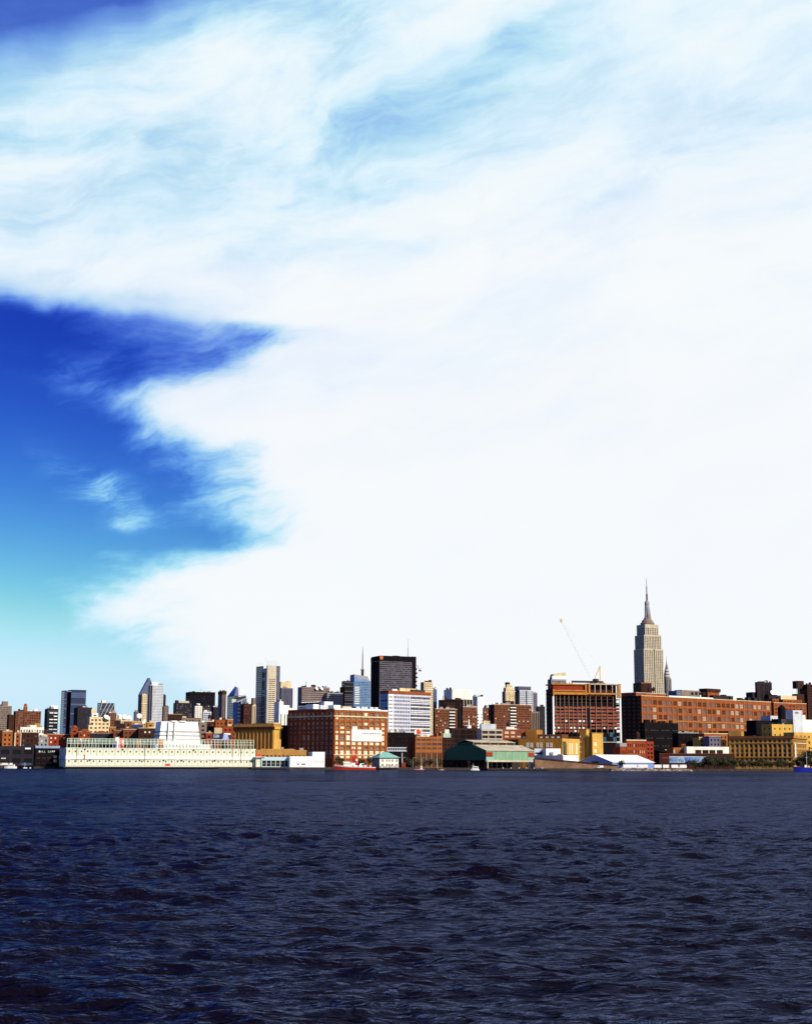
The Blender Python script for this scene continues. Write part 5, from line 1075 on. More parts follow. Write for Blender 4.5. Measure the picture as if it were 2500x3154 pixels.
def low_white():
    B = Bld('low_shed', 'pale grey blue roofed shed with window strip right of the green shed', 'building', 1640, 1645, 1682, 2306, 1345, 10, d=20)
    B.tier(wall=W_['pale_gray'], glass=G('dark'), f=dict(nx=1, wf=.97, vs=[(B.z(2323), B.z(2318))])).done(); 
    E = Bld('low_shed', 'small white flat roofed shed with fan unit beside the yellow plant', 'building', 1677, 1681, 1726, 2306, 1335, 10, d=18)
    E.tier(wall=WHITE, glass=G('dark'), f=None).done(); E.box('fan_unit', E.u(1693), E.u(1703), -1.2, -.05, E.z(2324), E.z(2317), W_['gray'])
    K = Bld('white_wall_shed', 'long low white shed below the yellow brick plant', 'building', 1640, 1734, 1780, 2327, 1312, 45)
    K.tier(wall=WHITE, glass=G('dark'), f=None, lw=W_['offwhite']).done()
    for i, (x, mt, lb) in enumerate(((1722, REDP, 'dark red car parked on the white shed roof, left one'), (1731, WHITE, 'white car parked between the two red cars on the shed roof'), (1742, mat('maroon_paint', (.20, .02, .015), .4, .1), 'dark red car parked on the white shed roof, right one'))):
        rt = tag(empty('parked_car', P(x, 2327, 1322).xy.to_3d() + Vector((0, 0, P(1735, 2327, 1312).z - .38))), lb, 'car', 'cars on the white shed roof'); car(rt, mt)
def car(rt, mt):
    b = MB(); b.box(-2.2, 2.2, -.85, .85, .35, .95, mt); b.hexa([(-1.5, -.8, .95), (1.3, -.8, .95), (-1.5, .8, .95), (1.3, .8, .95), (-1.0, -.65, 1.5), (.7, -.65, 1.5), (-1.0, .65, 1.5), (.7, .65, 1.5)], mt); b.obj('body', rt)
    b = MB(); b.hexa([(-1.3, -.81, 1.0), (1.1, -.81, 1.0), (-1.3, .81, 1.0), (1.1, .81, 1.0), (-.95, -.68, 1.4), (.65, -.68, 1.4), (-.95, .68, 1.4), (.65, .68, 1.4)], G_['dark']); b.obj('window', rt)
    for x in (-1.35, 1.35):
        for y in (-.8, .8): w_ = MB(); w_.lathe(0, 0, [(.33, -.1), (.33, .1)], TYRE, 10); o = w_.obj('wheel', rt); o.location = (x, y, .33); o.rotation_euler = (R(90), 0, 0)
low_white()
def ramp():
    p = [P(1645, 2340, 1300), P(1900, 2361, 1300)]; b = MB(); x0, x1 = p[0].x, p[1].x; z0, z1 = P(1650, 2338, 1300).z, P(1900, 2360, 1300).z
    b.hexa([(x0, 1292, .5), (x1, 1292, .5), (x0, 1312, .5), (x1, 1312, .5), (x0, 1296, z0), (x1, 1296, z1), (x0, 1312, z0), (x1, 1312, z1)], EARTH); r_ = b.obj('slope')
    rt = tag(empty('ramp', (x0, 1292, GZ)), 'brown earth ramp sloping down to the right below the white sheds', 'ramp'); r_.parent = rt; r_.location = (-x0, -1292, -GZ)
    b = MB(); b.hexa([(0, 3.2, z0 - GZ + .02), (x1 - x0, 3.2, z1 - GZ + .02), (0, 3.8, z0 - GZ + .02), (x1 - x0, 3.8, z1 - GZ + .02), (0, 3.2, z0 - GZ + 1.1), (x1 - x0, 3.2, z1 - GZ + 1.0), (0, 3.8, z0 - GZ + 1.1), (x1 - x0, 3.8, z1 - GZ + 1.0)], W_['brick_dark']); b.obj('ramp_wall', rt)
ramp()
def blue_shed():
    B = Bld('boat_shed', 'blue walled shed with bright white gabled roof on the shore', 'building', 1781, 1885, 2012, 2349, 1298, 42)
    w_, d_, h = B.w, B.d, B.h; BW = mat('violet_blue_metal', (.16, .24, .48), .6, .12, .3); zr = B.z(2325.5, 0, d_ / 2); y = d_ / 2
    b = MB(); b.poly([(0, 0, 0), (w_, 0, 0), (w_, 0, h), (0, 0, h)], BW); b.poly([(0, d_, 0), (0, 0, 0), (0, 0, h), (0, y, zr - .2), (0, d_, h)], BW); b.poly([(w_, 0, 0), (w_, d_, 0), (w_, d_, h), (w_, y, zr - .2), (w_, 0, h)], BW); b.poly([(w_, d_, 0), (0, d_, 0), (0, d_, h), (w_, d_, h)], BW); b.obj('wall', B.root)
    for a, c in ((-1, y), (d_ + 1, y)):
        b = MB(); b.hexa([(-.8, a, h), (w_ + .8, a, h), (-.8, c, zr), (w_ + .8, c, zr), (-.8, a, h + .25), (w_ + .8, a, h + .25), (-.8, c, zr + .25), (w_ + .8, c, zr + .25)], WHITE); b.obj('roof', B.root)
    B.box('door', -.1, -.02, y * .8, y * 1.2, 0, h + .8, W_['charcoal'])
    for i in range(3): B.box('roof_vent', w_ * (.2 + .28 * i), w_ * (.2 + .28 * i) + .7, y * .55, y * .55 + .7, h + (zr - h) * .55, h + (zr - h) * .55 + 1.2, W_['pale_gray'])
blue_shed()
def trailer(rt, L_, H_, mt, cab):
    b = MB(); b.box(0, L_, -1.3, 1.3, .9, H_, mt); b.obj('box_body', rt)
    n = max(2, int(L_ / 1.6))
    for i in range(n + 1): b = MB(); b.box(i * L_ / n - .05, i * L_ / n + .05, -1.36, -1.31, .95, H_ - .05, W_['offwhite']); b.obj('rib', rt)
    if cab:
        b = MB(); b.hexa([(-2.1, -1.1, .5), (-.1, -1.1, .5), (-2.1, 1.1, .5), (-.1, 1.1, .5), (-1.7, -1.05, 2.5), (-.1, -1.05, 2.5), (-1.7, 1.05, 2.5), (-.1, 1.05, 2.5)], WHITE); b.obj('cab', rt); b = MB(); b.box(-1.6, -.5, -1.14, -1.09, 1.5, 2.2, G_['dark']); b.obj('window', rt)
    for x in ([-1.2] if cab else []) + [L_ * .7, L_ * .85]:
        for y in (-1.1, 1.1): w_ = MB(); w_.lathe(0, 0, [(.5, -.15), (.5, .15)], TYRE, 10); o = w_.obj('wheel', rt); o.location = (x, y, .5); o.rotation_euler = (R(90), 0, 0)
for x0, x1, cab, lb in ((1918, 1960, 0, 'longest white trailer in front of the blue walled shed'), (1964, 1994, 1, 'white box truck at the right end of the blue walled shed'), (2014, 2036, 0, 'first white trailer right of the blue walled shed'), (2041, 2059, 0, 'second white trailer right of the blue walled shed'), (2067, 2087, 0, 'third white trailer right of the blue walled shed'), (2093, 2113, 1, 'rightmost white box truck on the shore by the blue mural')):
    p0, p1 = P(x0, 2366, 1292), P(x1, 2366, 1292); rt = tag(empty('box_truck' if cab else 'trailer', (p0.x, 1292, GZ)), lb, 'truck', 'white trailers and trucks on the shore'); trailer(rt, p1.x - p0.x, 3.6, CANV, cab)
for x, lb in ((8, 'white van at far left under the dark shed, left one'), (20, 'white van at far left under the dark shed, middle one'), (27, 'grey van at far left under the dark shed, right one'), (70, 'white van behind the sailing dinghy, left one'), (84, 'white van behind the sailing dinghy, right one'), (1846, 'white car at the foot of the brown ramp')):
    p0 = P(x, 2348, 1291); rt = tag(empty('van', (p0.x, 1291, GZ)), lb, 'van', 'vans parked along the shore'); trailer(rt, 3.0, 2.6, WHITE, 1)

# ---------------------------------------------------------------- right hand warehouses
def long_warehouse():
    B = Bld('warehouse', 'very long brown red brick warehouse with rows of multi pane windows', 'building', 1912, 1974, 2372, 2143, 1700, 41)
    zt = B.h; w_ = B.w; wl = W_['brick_rust']; rows = []
    fr = dict(bw=w_ / 27, wf=.64, b=4, t=3, ny=9, hf=.62, ind=W_['brick_orange'], nm=2, rec=.4, m=.8, glass=lambda i, j, a, c: random.choice(G('dark', 'dark', 'brown', 'dark', 'dark', 'gray') if j < 5 else G('gray', 'dark', 'pale', 'gray', 'dark', 'pale', 'gray')))
    B.tier(wall=wl, glass=G('dark'), f=fr, l=dict(bw=7, fh=4.4, wf=.5, hf=.45, glass=G('dark'), rec=.2), lw=W_['brick_dark']).done()  # left wall in near-black brick, its shade put into the colour
    for i in range(28):
        u = .8 + i * (w_ - 1.6) / 27; B.box('pilaster', u - .6, u + .6, -.4, -.02, 0, zt - 1.8, W_['brick_orange'])
    fh = (zt - 7) / 9
    for j in (2, 4, 6, 8): z = 4 + j * fh; B.box('floor_course', 0, w_, -.55, -.41, z - .4, z + .4, W_['tan_deep' if j == 6 else 'brick_orange'])
    B.box('coping', -.4, w_ + .3, -.55, .8, zt - .3, zt + .4, W_['cream'])
    h = zt - .35
    B.box('white_roof_wall', B.u(2068), B.u(2204), 4, 5, h, B.z(2146, B.u(2130), 4), WHITE)
    B.box('roof_block', .5, B.u(2066), 8, 30, h, B.z(2133), wl); B.box('roof_coping', 0, B.u(2067), 7.6, 30.2, B.z(2133) + .02, B.z(2132), W_['offwhite'])
    B.box('left_step', 2, 18, 14, B.d * .8, h, B.z(2134, 0, 14), W_['brick_dark'])
    B.box('penthouse', B.u(2104), B.u(2118), 10, 22, h, B.z(2128, B.u(2110), 10), W_['slate']); B.box('penthouse', B.u(2119), B.u(2176), 10, 20, h, B.z(2127, B.u(2150), 10), W_['gray_brown'])
    for i in range(4): u = B.u(2128 + 12 * i, 9.9); B.box('penthouse_window', u, u + 4.6, 9.8, 9.98, B.z(2141, u, 10), B.z(2132, u, 10), G_['dark'])
    u0 = B.u(2200); B.box('tank_house', u0, B.u(2236), 10, 20, h, B.z(2131, u0, 10), W_['brick_rust']); B.box('tank', B.u(2196), B.u(2238), 9, 21, B.z(2131, u0, 10) + .01, B.z(2121, u0, 10), W_['brick_dark'])
    B.box('roof_block', B.u(2205), B.u(2252), 4, 9, h, B.z(2141, u0, 4), W_['charcoal'])
    for x, y in ((2260, 2144), (2290, 2150), (2315, 2148), (2348, 2153), (2240, 2140), (2300, 2153), (2335, 2150)): u = B.u(x); B.box('roof_unit', u, u + 6, 6, 11, h, B.z(y, u, 6), W_['charcoal'])
    for x in (2030, 2042): B.tank(B.u(x), 14, B.z(2132), 2.4, 3)
    E = Bld('warehouse', 'stepped brick wing continuing the long warehouse at the right', 'building', 2374, 2382, 2482, 2165, 1960, 30, d=40)
    f = dict(bw=6, wf=.6, fh=4.4, hf=.5, ind=W_['brick_brown'], nm=2, glass=G('dark', 'gray', 'brown'))
    E.tier(wall=wl, glass=G('dark'), f=f).done(); h2 = E.h
    E.tier(E.z(2152), h2 - .5, 1, E.u(2403), 3, 20, wl, G('dark'), dict(bw=5, fh=4.4, wf=.4)); E.tier(E.z(2153), h2 - .5, E.u(2416), E.u(2474), 3, 20, wl, G('dark'), dict(bw=5, fh=4.4, wf=.4)); E.done()
    E.box('roof_house', E.u(2415), E.u(2463), 6, 14, E.z(2153) - .3, E.z(2141), W_['cream']); E.box('coping', 0, E.w, -.5, .3, h2 - .2, h2 + .5, W_['cream']); E.clutter(5, seed=41, z=E.z(2153), hm=4, mats=('brick_dark', 'brick_rust', 'charcoal'))
long_warehouse()
def right_rows():
    B = Bld('dark_block', 'black building with rows of small lit white windows before the long warehouse', 'building', 1972, 1984, 2088, 2226, 1500, 24)
    lit = lambda i, j, a, c: G_['gray'] if j in (5, 7, 9) and (i * 7 + j) % 4 else (G_['blind'] if j == 4 and i % 5 == 2 else G_['dark'])  # pale pane colours stand in for the lit windows
    B.tier(wall=W_['black'], glass=G('dark'), f=dict(bw=3.2, fh=3.8, wf=.7, hf=.2, glass=lit), l=dict(GRD, rec=.2)).done(); B.clutter(5, seed=51, mats=('black', 'charcoal', 'brick_dark'))
    B = Bld('apartment_block', 'red brick four storey block with pale cornice left of the black building', 'building', 1920, 1929, 1988, 2280, 1400, 20)
    B.tier(wall=W_['brick_red'], glass=G('dark'), f=dict(nx=9, ny=4, wf=.42, hf=.5, b=1, t=2, ind=W_['brick_brown'], nm=0, glass=G('dark', 'brown', 'brown', 'dark', 'blind')), l=GRD, lw=W_['brick_deep']).done(); B.box('cornice', -.4, B.w + .4, -.5, .6, B.h - .6, B.h + .5, W_['cream']); B.clutter(2, seed=6, hm=2, tank=1)
    B = Bld('low_block', 'small red brick house left of the red four storey block', 'building', 1906, 1909, 1928, 2300, 1395, 20, d=14)
    B.tier(wall=W_['brick_red'], glass=G('dark'), f=dict(nx=3, ny=2, wf=.4)).done(); B.box('roof_sheet', -.3, B.w + .3, -.3, 8, B.h, B.z(2289), W_['gray'])
    B = Bld('apartment_block', 'maroon brick block right of the red four storey block', 'building', 1984, 1989, 2012, 2284, 1420, 20, d=20); B.tier(wall=W_['brick_deep'], glass=G('dark'), f=GRD).done()
    B = Bld('shop_building', 'orange fronted shop house with cream pilasters and attic dormer', 'building', 2068, 2073, 2114, 2303, 1385, 12, d=16)
    B.tier(wall=W_['brick_orange'], glass=G('dark'), f=dict(us=[(B.u(2077), B.u(2083)), (B.u(2088), B.u(2095)), (B.u(2102), B.u(2109))], vs=[(B.z(2321), B.z(2311))], ind=W_['cream'], nm=1, glass=G('gray', 'dark'))).done()
    B.box('pilaster', 0, B.u(2077) - .2, -.4, -.02, 0, B.h - 2, W_['cream']); B.box('dormer', B.u(2099), B.u(2111), .3, 6, B.h - .4, B.z(2292), W_['brick_orange'])
    for x in (2101, 2106): B.box('window', B.u(x), B.u(x + 3), .18, .28, B.h + .3, B.z(2294), G_['dark'])
    B = Bld('garage', 'long white garage with four dark bays left of the tan office block', 'building', 2110, 2114, 2244, 2300, 1380, 12, d=18)
    us = [(B.u(x), B.u(x + 19)) for x in (2140, 2162, 2183, 2206)]
    B.tier(wall=W_['offwhite'], glass=G('dark'), f=dict(us=us, vs=[(B.z(2321), B.z(2310))], ind=W_['charcoal'], nm=0, glass=G('brown', 'dark'))).done()
    for x0, x1, y, D, wl, lb in ((2152, 2183, 2272, 1420, 'yellow', 'small yellow brick house behind the white garage, left one'), (2219, 2236, 2280, 1420, 'yellow', 'small yellow brick house behind the white garage, right one'), (2183, 2218, 2269, 1405, 'purple_gray', 'purple grey block between the two small yellow houses'), (2168, 2240, 2260, 1450, 'brick_orange', 'orange brick block with pale cornice behind the white garage'), (2088, 2150, 2258, 1470, 'black', 'black block with white railings left of the small yellow houses')):
        E = Bld('town_house' if 'house' in lb else 'dark_block', lb, 'building', x0 - 3, x0, x1, y, D, 12, d=15); E.tier(wall=W_[wl], glass=G('dark', 'brown'), f=dict(bw=4, fh=4, wf=.4, hf=.5)).done(); E.box('cornice', -.3, E.w + .3, -.4, .5, E.h - .35, E.h + .5, W_['cream'] if wl not in ('black', 'purple_gray') else W_['gray'])
        if wl == 'black': E.clutter(7, seed=61, mats=('offwhite', 'gray', 'charcoal'), hm=2.4)
    # painted blue hoarding
    p0, p1 = P(2061, 2345, 1330), P(2179, 2345, 1330); rt = tag(empty('mural_hoarding', (p0.x, 1330, GZ)), 'blue painted hoarding with dark scrawled mural on posts', 'hoarding'); Wd = p1.x - p0.x; z0, z1 = P(2100, 2350, 1330).z - GZ, P(2100, 2332, 1330).z - GZ
    for i in range(5):
        a = Wd * i / 5; b = MB(); b.box(a + .05, a + Wd / 5 - .05, 0, .25, z0, z1, mat('mural%d' % (i % 3), ((.16, .30, .50), (.30, .42, .58), (.10, .22, .55))[i % 3], .7, .55, .5)); pn = b.obj('panel', rt)
        rr = random.Random(i); b = MB(); x = a + .6
        while x < a + Wd / 5 - 1.2: hh = rr.uniform(1, 3.2); zz = z0 + rr.uniform(.5, 1.6); b.bar((x, -.06, zz), (x + rr.uniform(-.6, 1.2), -.06, zz + hh), .18, SIGNB if rr.random() < .7 else W_['brick_deep']); x += rr.uniform(.6, 1.3)
        b.obj('scrawl', pn, kind='stuff')
        b = MB(); b.box(a + 1, a + 1.3, .3, .6, 0, z1 - .2, DKST); b.obj('post', rt)
    b = MB(); b.box(-.1, Wd + .1, -.1, .3, z1 + .02, z1 + .5, W_['pale_gray']); b.obj('top_rail', rt)
    p0, p1 = P(2038, 2335, 1335), P(2060, 2335, 1335); rt = tag(empty('red_sign', (p0.x, 1335, GZ)), 'small dark sign with red lettering left of the blue hoarding', 'sign'); b = MB(); Wd = p1.x - p0.x; za, zc = P(2050, 2339, 1335).z - GZ, P(2050, 2331, 1335).z - GZ; b.box(0, Wd, 0, .2, za, zc, W_['brick_dark']); b.obj('board', rt); b = MB()
    for i in range(9): b.box(.4 + i * Wd / 9.6, .4 + i * Wd / 9.6 + .35, -.08, -.01, za + .7, zc - .6, REDP)
    b.obj('lettering', rt, kind='stuff'); b = MB(); b.box(Wd / 2 - .15, Wd / 2 + .15, .25, .5, 0, za + 1, DKST); b.obj('post', rt)
    # tan classical block
    T = Bld('office_block', 'tan classical block with arched top floor and tall white corner banner', 'building', 2243, 2440, 2560, 2268, 1380, 64)
    z9 = lambda q: T.z(2060 + q * .199); vs = sorted((z9(c), z9(a)) for a, c in ((1098, 1142), (1172, 1218), (1248, 1294), (1318, 1360), (1388, 1430)))
    gl = G('dark', 'dark', 'brown', 'purple')
    T.tier(wall=W_['tan'], glass=gl, f=dict(bw=4.4, vs=vs, wf=.55, ind=W_['brick_brown'], nm=1, glass=gl), l=dict(nx=13, vs=vs, wf=.52, m=1.2, ind=W_['brick_brown'], nm=1, glass=gl, rec=.5), lw=W_['tan']).done()
    for i in range(14): v = 1.2 + i * (T.d - 2.4) / 13; T.box('pilaster', -.6, -.02, v - .55, v + .55, z9(1370), z9(1160), W_['tan'])
    b = MB(); b.box(-1.3, T.w, -1.3, -.02, T.h - 1.8, T.h + .3, W_['tan']); b.box(-1.31, -.03, -1.29, T.d, T.h - 1.8, T.h + .3, W_['brick_brown']); b.obj('cornice', T.root)  # cornice and courses darker along the left side, shade put into colour
    for q in (1150, 1370): b = MB(); b.box(-.9, T.w, -.9, -.03, z9(q) - .4, z9(q) + .4, W_['cream']); b.box(-.91, -.04, -.89, T.d, z9(q) - .4, z9(q) + .4, W_['tan']); b.obj('string_course', T.root)
    u0, u1 = .4, 4.6; bn = T.box('banner', u0, u1, -1.9, -1.7, z9(1362), z9(1165), CANV)
    for i in range(5): T.box('banner_mark', u0 + 1.0, u0 + 2.8, -1.98, -1.91, z9(1345) + i * 2.1, z9(1345) + i * 2.1 + .7, W_['gray'], parent=bn)
    T.box('corner_pavilion', -.2, 10, T.d - 12, T.d, T.h + .31, z9(962), W_['tan']); T.clutter(8, seed=71, v1=60, hm=3, mats=('black', 'charcoal', 'brick_dark'))
    # rooftops behind it
    for x0, x1, y, D, wl, lb, f in ((2328, 2378, 2219, 1480, 'black', 'black windowless box block behind the tan classical block', None), (2372, 2406, 2205, 1560, 'pale_gray', 'blue grey stepped block under the long warehouse', dict(GRD, hf=.2)), (2441, 2470, 2188, 1560, 'pale_gray', 'tall pale grey stair block with one dark opening', None), (2405, 2442, 2215, 1540, 'charcoal', 'dark low block between the two grey blocks', GRD),
            (2469, 2560, 2217, 1570, 'offwhite', 'off white stepped wall at the right frame edge', None), (2376, 2440, 2231, 1450, 'yellow', 'yellow rendered rooftop house with small windows', dict(bw=6, fh=6, wf=.25, hf=.3)), (2445, 2560, 2256, 1430, 'yellow', 'yellow stepped gable building at the right frame edge', dict(bw=5, fh=5, wf=.35, hf=.4)), (2244, 2330, 2252, 1500, 'brick_dark', 'dark brick block seen over the left end of the tan classical block', GRD)):
        E = Bld('rooftop_block', lb, 'building', x0 - 4, x0, x1, y, D, 24, d=16); E.tier(wall=W_[wl], glass=G('dark', 'brown'), f=f, l=f).done()
        if 'stair' in lb: E.box('opening', E.u(2447), E.u(2458), -.15, -.02, E.z(2198), E.z(2193), W_['gray_brown'])
        if wl == 'offwhite': E.box('upper_step', 0, E.u(2480), 0.03, 10, E.h - .4, E.z(2203), W_['offwhite'])
        if 'rooftop house' in lb: E.clutter(3, seed=9, mats=('gray', 'charcoal'))
    W = Bld('water_tower', 'large black rooftop water tower before the brick wing at right', 'water tower', 2402, 2405, 2425, 2215, 1538, 24, d=8)
    W.box('stand', 1, W.w - 1, 1, 6, W.h - 4, W.h + .4, DKST); b = MB(); r = W.w * .5; b.lathe(W.w / 2, 4, [(r, W.h + .42), (r * .97, W.z(2180)), (.1, W.z(2170))], W_['black'], 12); b.obj('tank', W.root); W.box('support_tower', 1.5, W.w - 1.5, 1.5, 6, 0, W.h - 4.01, W_['black'])
right_rows()

# ---------------------------------------------------------------- left hand middle rows
def left_rows():
    B = simple('apartment_block', 'cream stepped block with dark square windows left of the brick lofts', 'building', 268, 273, 303, 2233, 1850, 'cream', ('brown', 'dark'), f=dict(bw=5, fh=4.6, wf=.5, hf=.42), clut=2)
    B.tier(B.z(2208), 0, B.u(279), B.u(342), 6, 22, W_['cream'], G('dark', 'brown'), dict(bw=5, fh=4.6, wf=.5, hf=.42), None); B.tier(B.z(2196), B.z(2208) - .5, B.u(286), B.u(306), 8, 18, W_['offwhite'], G('dark'), dict(bw=5, fh=4)); B.done()
    B.box('roof_house', B.u(285), B.u(300), 9, 15, B.z(2196) - .3, B.z(2184), W_['cream'])
    b = MB(); b.lathe(0, 0, [(.1, 0), (2.6, .7), (4.2, 2)], WHITE, 14, cap=False); o = b.obj('dish', B.root); o.location = (B.u(330), 5, B.z(2212)); o.rotation_euler = (R(40), R(20), 0)
    simple('brick_block', 'brown brick block beneath the tower with diagonal bracing', 'building', 328, 333, 359, 2196, 2100, 'brick_brown', ('dark', 'gray'), f=FINE)
    # white arcade
    A = Bld('arcade_building', 'white building with row of arched top openings at left', 'building', 58, 63, 136, 2240, 1500, 14, d=16)
    n = 9; us = [(A.w * (i + .28) / n, A.w * (i + .72) / n) for i in range(n)]; A.tier(wall=W_['offwhite'], glass=G('dark'), f=dict(us=us, vs=[(A.z(2259), A.z(2248))], ind=W_['gray_brown'], nm=0, rec=1.0, glass=G('brown', 'dark'))).done()
    arch = MB(); r = (us[0][1] - us[0][0]) / 2
    for i in range(8): a0, a1 = math.pi * i / 8, math.pi * (i + 1) / 8; arch.poly([(r + r * math.cos(a0), .35, r * math.sin(a0)), (r + r * math.cos(a1), .35, r * math.sin(a1)), (r, .35, 0)], G_['dark'])
    A.box('roof_house', A.u(106), A.u(124), 3, 9, A.h - .4, A.z(2227), W_['tan']); A.clutter(8, seed=81, mats=('offwhite', 'gray', 'brick_dark'), hm=2.5)
    for x0, x1, y, D, wl, lb, gl in ((8, 39, 2253, 1425, 'brick_orange', 'orange brick house at the far left edge', ('brown', 'dark')), (46, 64, 2258, 1430, 'brick_rust', 'narrow rust brick house with cream corner strip at far left', ('dark',)), (66, 120, 2256, 1440, 'brick_dark', 'dark maroon block with faint window rows at left', ('dark', 'brown', 'gray')), (137, 219, 2262, 1490, 'brick_deep', 'deep red terrace with dormers above the pier fence', ('dark', 'blind', 'brown')),
            (219, 241, 2243, 1480, 'brick_red', 'red brick tower house with domed cap above the pier fence', ('dark',)), (242, 280, 2254, 1470, 'brick_red', 'red gabled brick building right of the domed tower house', ('dark', 'blind')), (280, 348, 2259, 1450, 'charcoal', 'long dark roofed block right of the red gabled building', ('dark', 'navy')), (338, 357, 2240, 1480, 'brick_orange', 'bright orange brick cube among dark lofts', ('dark',)), (350, 388, 2250, 1440, 'brick_brown', 'low brown loft with flat parapet behind the red kiosk', ('dark', 'brown')),
            (372, 392, 2228, 1520, 'charcoal', 'dark loft with slim corner pipes left of the brown stair tower', ('dark',)), (385, 406, 2222, 1470, 'brick_brown', 'brown brick stair tower among the lofts', ('brown',)), (380, 424, 2247, 1430, 'brick_brown', 'brown brick loft with shallow gable at its front', ('brown', 'dark')), (406, 440, 2232, 1500, 'navy', 'dark navy block behind the brown lofts', ('navy', 'dark')), (427, 495, 2243, 1420, 'brick_dark', 'dark brown brick loft with few white windows left of the vent building', ('dark', 'brown', 'blind', 'brown')),
            (361, 392, 2215, 1700, 'cream', 'cream rooftop block with white dishes on its roof', ('brown',)), (404, 452, 2222, 1750, 'tan', 'low tan block under the leaning white dish', ('brown',)), (453, 474, 2226, 1650, 'ochre', 'small ochre roof block left of the vent building', ('brown',)), (614, 637, 2226, 1500, 'gray_brown', 'brown block with cream tipped parapet right of the vent building', ('dark',)),
            (636, 664, 2223, 1560, 'brick_dark', 'dark rust clutter block left of the orange lofts', ('dark', 'red')), (664, 701, 2218, 1540, 'brick_rust', 'rust brick loft behind the cream billboard', ('brown', 'dark')), (700, 718, 2216, 1500, 'brick_orange', 'narrow orange loft left of the tan cornice building', ('dark', 'brown')), (686, 730, 2238, 1470, 'brick_red', 'red brick house directly left of the tan pilastered wall', ('dark', 'brown')), (634, 655, 2258, 1400, 'brick_deep', 'small maroon shed left of the blue billboard', ('dark',)),
            (355, 372, 2218, 1600, 'brick_dark', 'dark block with tan chimney among the lofts', ('dark',)), (520, 560, 2200, 2300, 'brick_dark', 'dark brown block far behind the vent building', ('dark', 'brown')), (560, 620, 2212, 2200, 'gray_brown', 'grey brown low block behind the right half of the vent building', ('dark', 'gray')), (-30, 8, 2250, 1450, 'brick_dark', 'dark brick block cut by the left frame edge at the waterfront', ('dark',)), (110, 150, 2270, 1470, 'gray', 'small pale grey block left of the deep red terrace', ('dark', 'blind'))):
        E = Bld('loft_building', lb, 'building', x0 - 2, x0, x1, y, D, 14, d=14); f = dict(bw=4.2, fh=4.0, wf=.42, hf=.48)
        E.tier(wall=W_[wl], glass=G(*gl), f=f, l=f).done(); rr = random.Random(x0)
        E.box('coping', -.15, E.w + .15, -.2, .4, E.h - .15, E.h + .3, W_[rr.choice(['cream', 'gray', 'brick_brown'])])
        E.clutter(rr.choice([1, 2, 3]), seed=x0, mats=('offwhite', 'gray', 'brick_brown', 'cream', 'charcoal'), hm=2.8, tank=1 if rr.random() < .25 and E.w > 8 else 0)
        if 'domed' in lb: b = MB(); b.lathe(E.w / 2, 4, [(E.w * .42, E.h), (E.w * .36, E.h + 1.5), (E.w * .2, E.h + 2.4), (.1, E.h + 3)], W_['brick_red'], 10); b.obj('dome', E.root)
        if 'gable' in lb: b = MB(); b.poly([(0, -.1, E.h), (E.w, -.1, E.h), (E.w / 2, -.1, E.h + 2.4)], W_['brick_brown' if 'shallow' in lb else 'brick_red']); b.poly([(0, -.1, E.h), (E.w / 2, -.1, E.h + 2.4), (E.w / 2, 10, E.h + 2.4), (0, 10, E.h)], W_['brick_brown']); b.poly([(E.w, -.1, E.h), (E.w, 10, E.h), (E.w / 2, 10, E.h + 2.4), (E.w / 2, -.1, E.h + 2.4)], W_['brick_brown']); b.obj('gable', E.root)
        if 'corner strip' in lb: E.box('corner_strip', -.2, 1.0, -.3, -.02, 0, E.h, W_['cream'])
        if 'dishes' in lb:
            for xx in (369, 384): b = MB(); b.lathe(0, 0, [(.1, 0), (2, .7), (3, 1.6)], WHITE, 12, cap=False); o = b.obj('dish', E.root); o.location = (E.u(xx), 1, E.h + 2); o.rotation_euler = (R(70), 0, R(20))
        if 'chimney' in lb: E.box('chimney', E.w * .4, E.w * .7, 1, 4, E.h - .3, E.h + 5, W_['tan'])
    for x, y, r, D, lb in ((399, 2212, 2.6, 1640, 'large round white dish above the brown stair tower'), (429, 2206, 2.9, 1700, 'leaning oval white dish left of the cream masonry tower'), (443, 2225, 1.7, 1640, 'small white dish on low roofs right of the leaning dish')):
        p = P(x, y, D); rt = tag(empty('satellite_dish', (p.x, D, GZ)), lb, 'dish'); b = MB(); b.lathe(0, 0, [(.1, 0), (r * .6, r * .12), (r, r * .36)], WHITE, 16, cap=False); o = b.obj('reflector', rt); o.location = (0, -1, p.z - GZ); o.rotation_euler = (R(78), R(12), R(25))
        b = MB(); b.bar((0, .5, 0), (0, .5, p.z - GZ), .4, STEEL); b.obj('mast', rt)
    # billboards
    p0, p1 = P(653, 2270, 1385), P(711, 2270, 1385); z0, z1 = P(680, 2281, 1385).z - GZ, P(680, 2260, 1385).z - GZ; Wd = p1.x - p0.x
    rt = tag(empty('billboard', (p0.x, 1385, GZ)), 'dark blue billboard with white numerals 520 and pale picture', 'billboard')
    b = MB(); b.box(0, Wd * .45, 0, .4, z0, z1, SIGNB); b.obj('panel', rt); b = MB(); b.box(Wd * .451, Wd, .01, .4, z0, z1 + .3, SIGNB); b.obj('panel', rt)
    b = MB(); b.hexa([(Wd * .58, -.06, z0 + 1.3), (Wd * .9, -.06, z0 + 1.3), (Wd * .58, .0, z0 + 1.3), (Wd * .9, .0, z0 + 1.3), (Wd * .62, -.06, z1), (Wd * .82, -.06, z1 - 1), (Wd * .62, .0, z1), (Wd * .82, .0, z1 - 1)], SIGNP); b.obj('picture', rt); b = MB(); b.box(Wd * .64, Wd * .98, -.05, .0, z1 - 1.2, z1 + .4, CANV); b.obj('picture_top', rt)
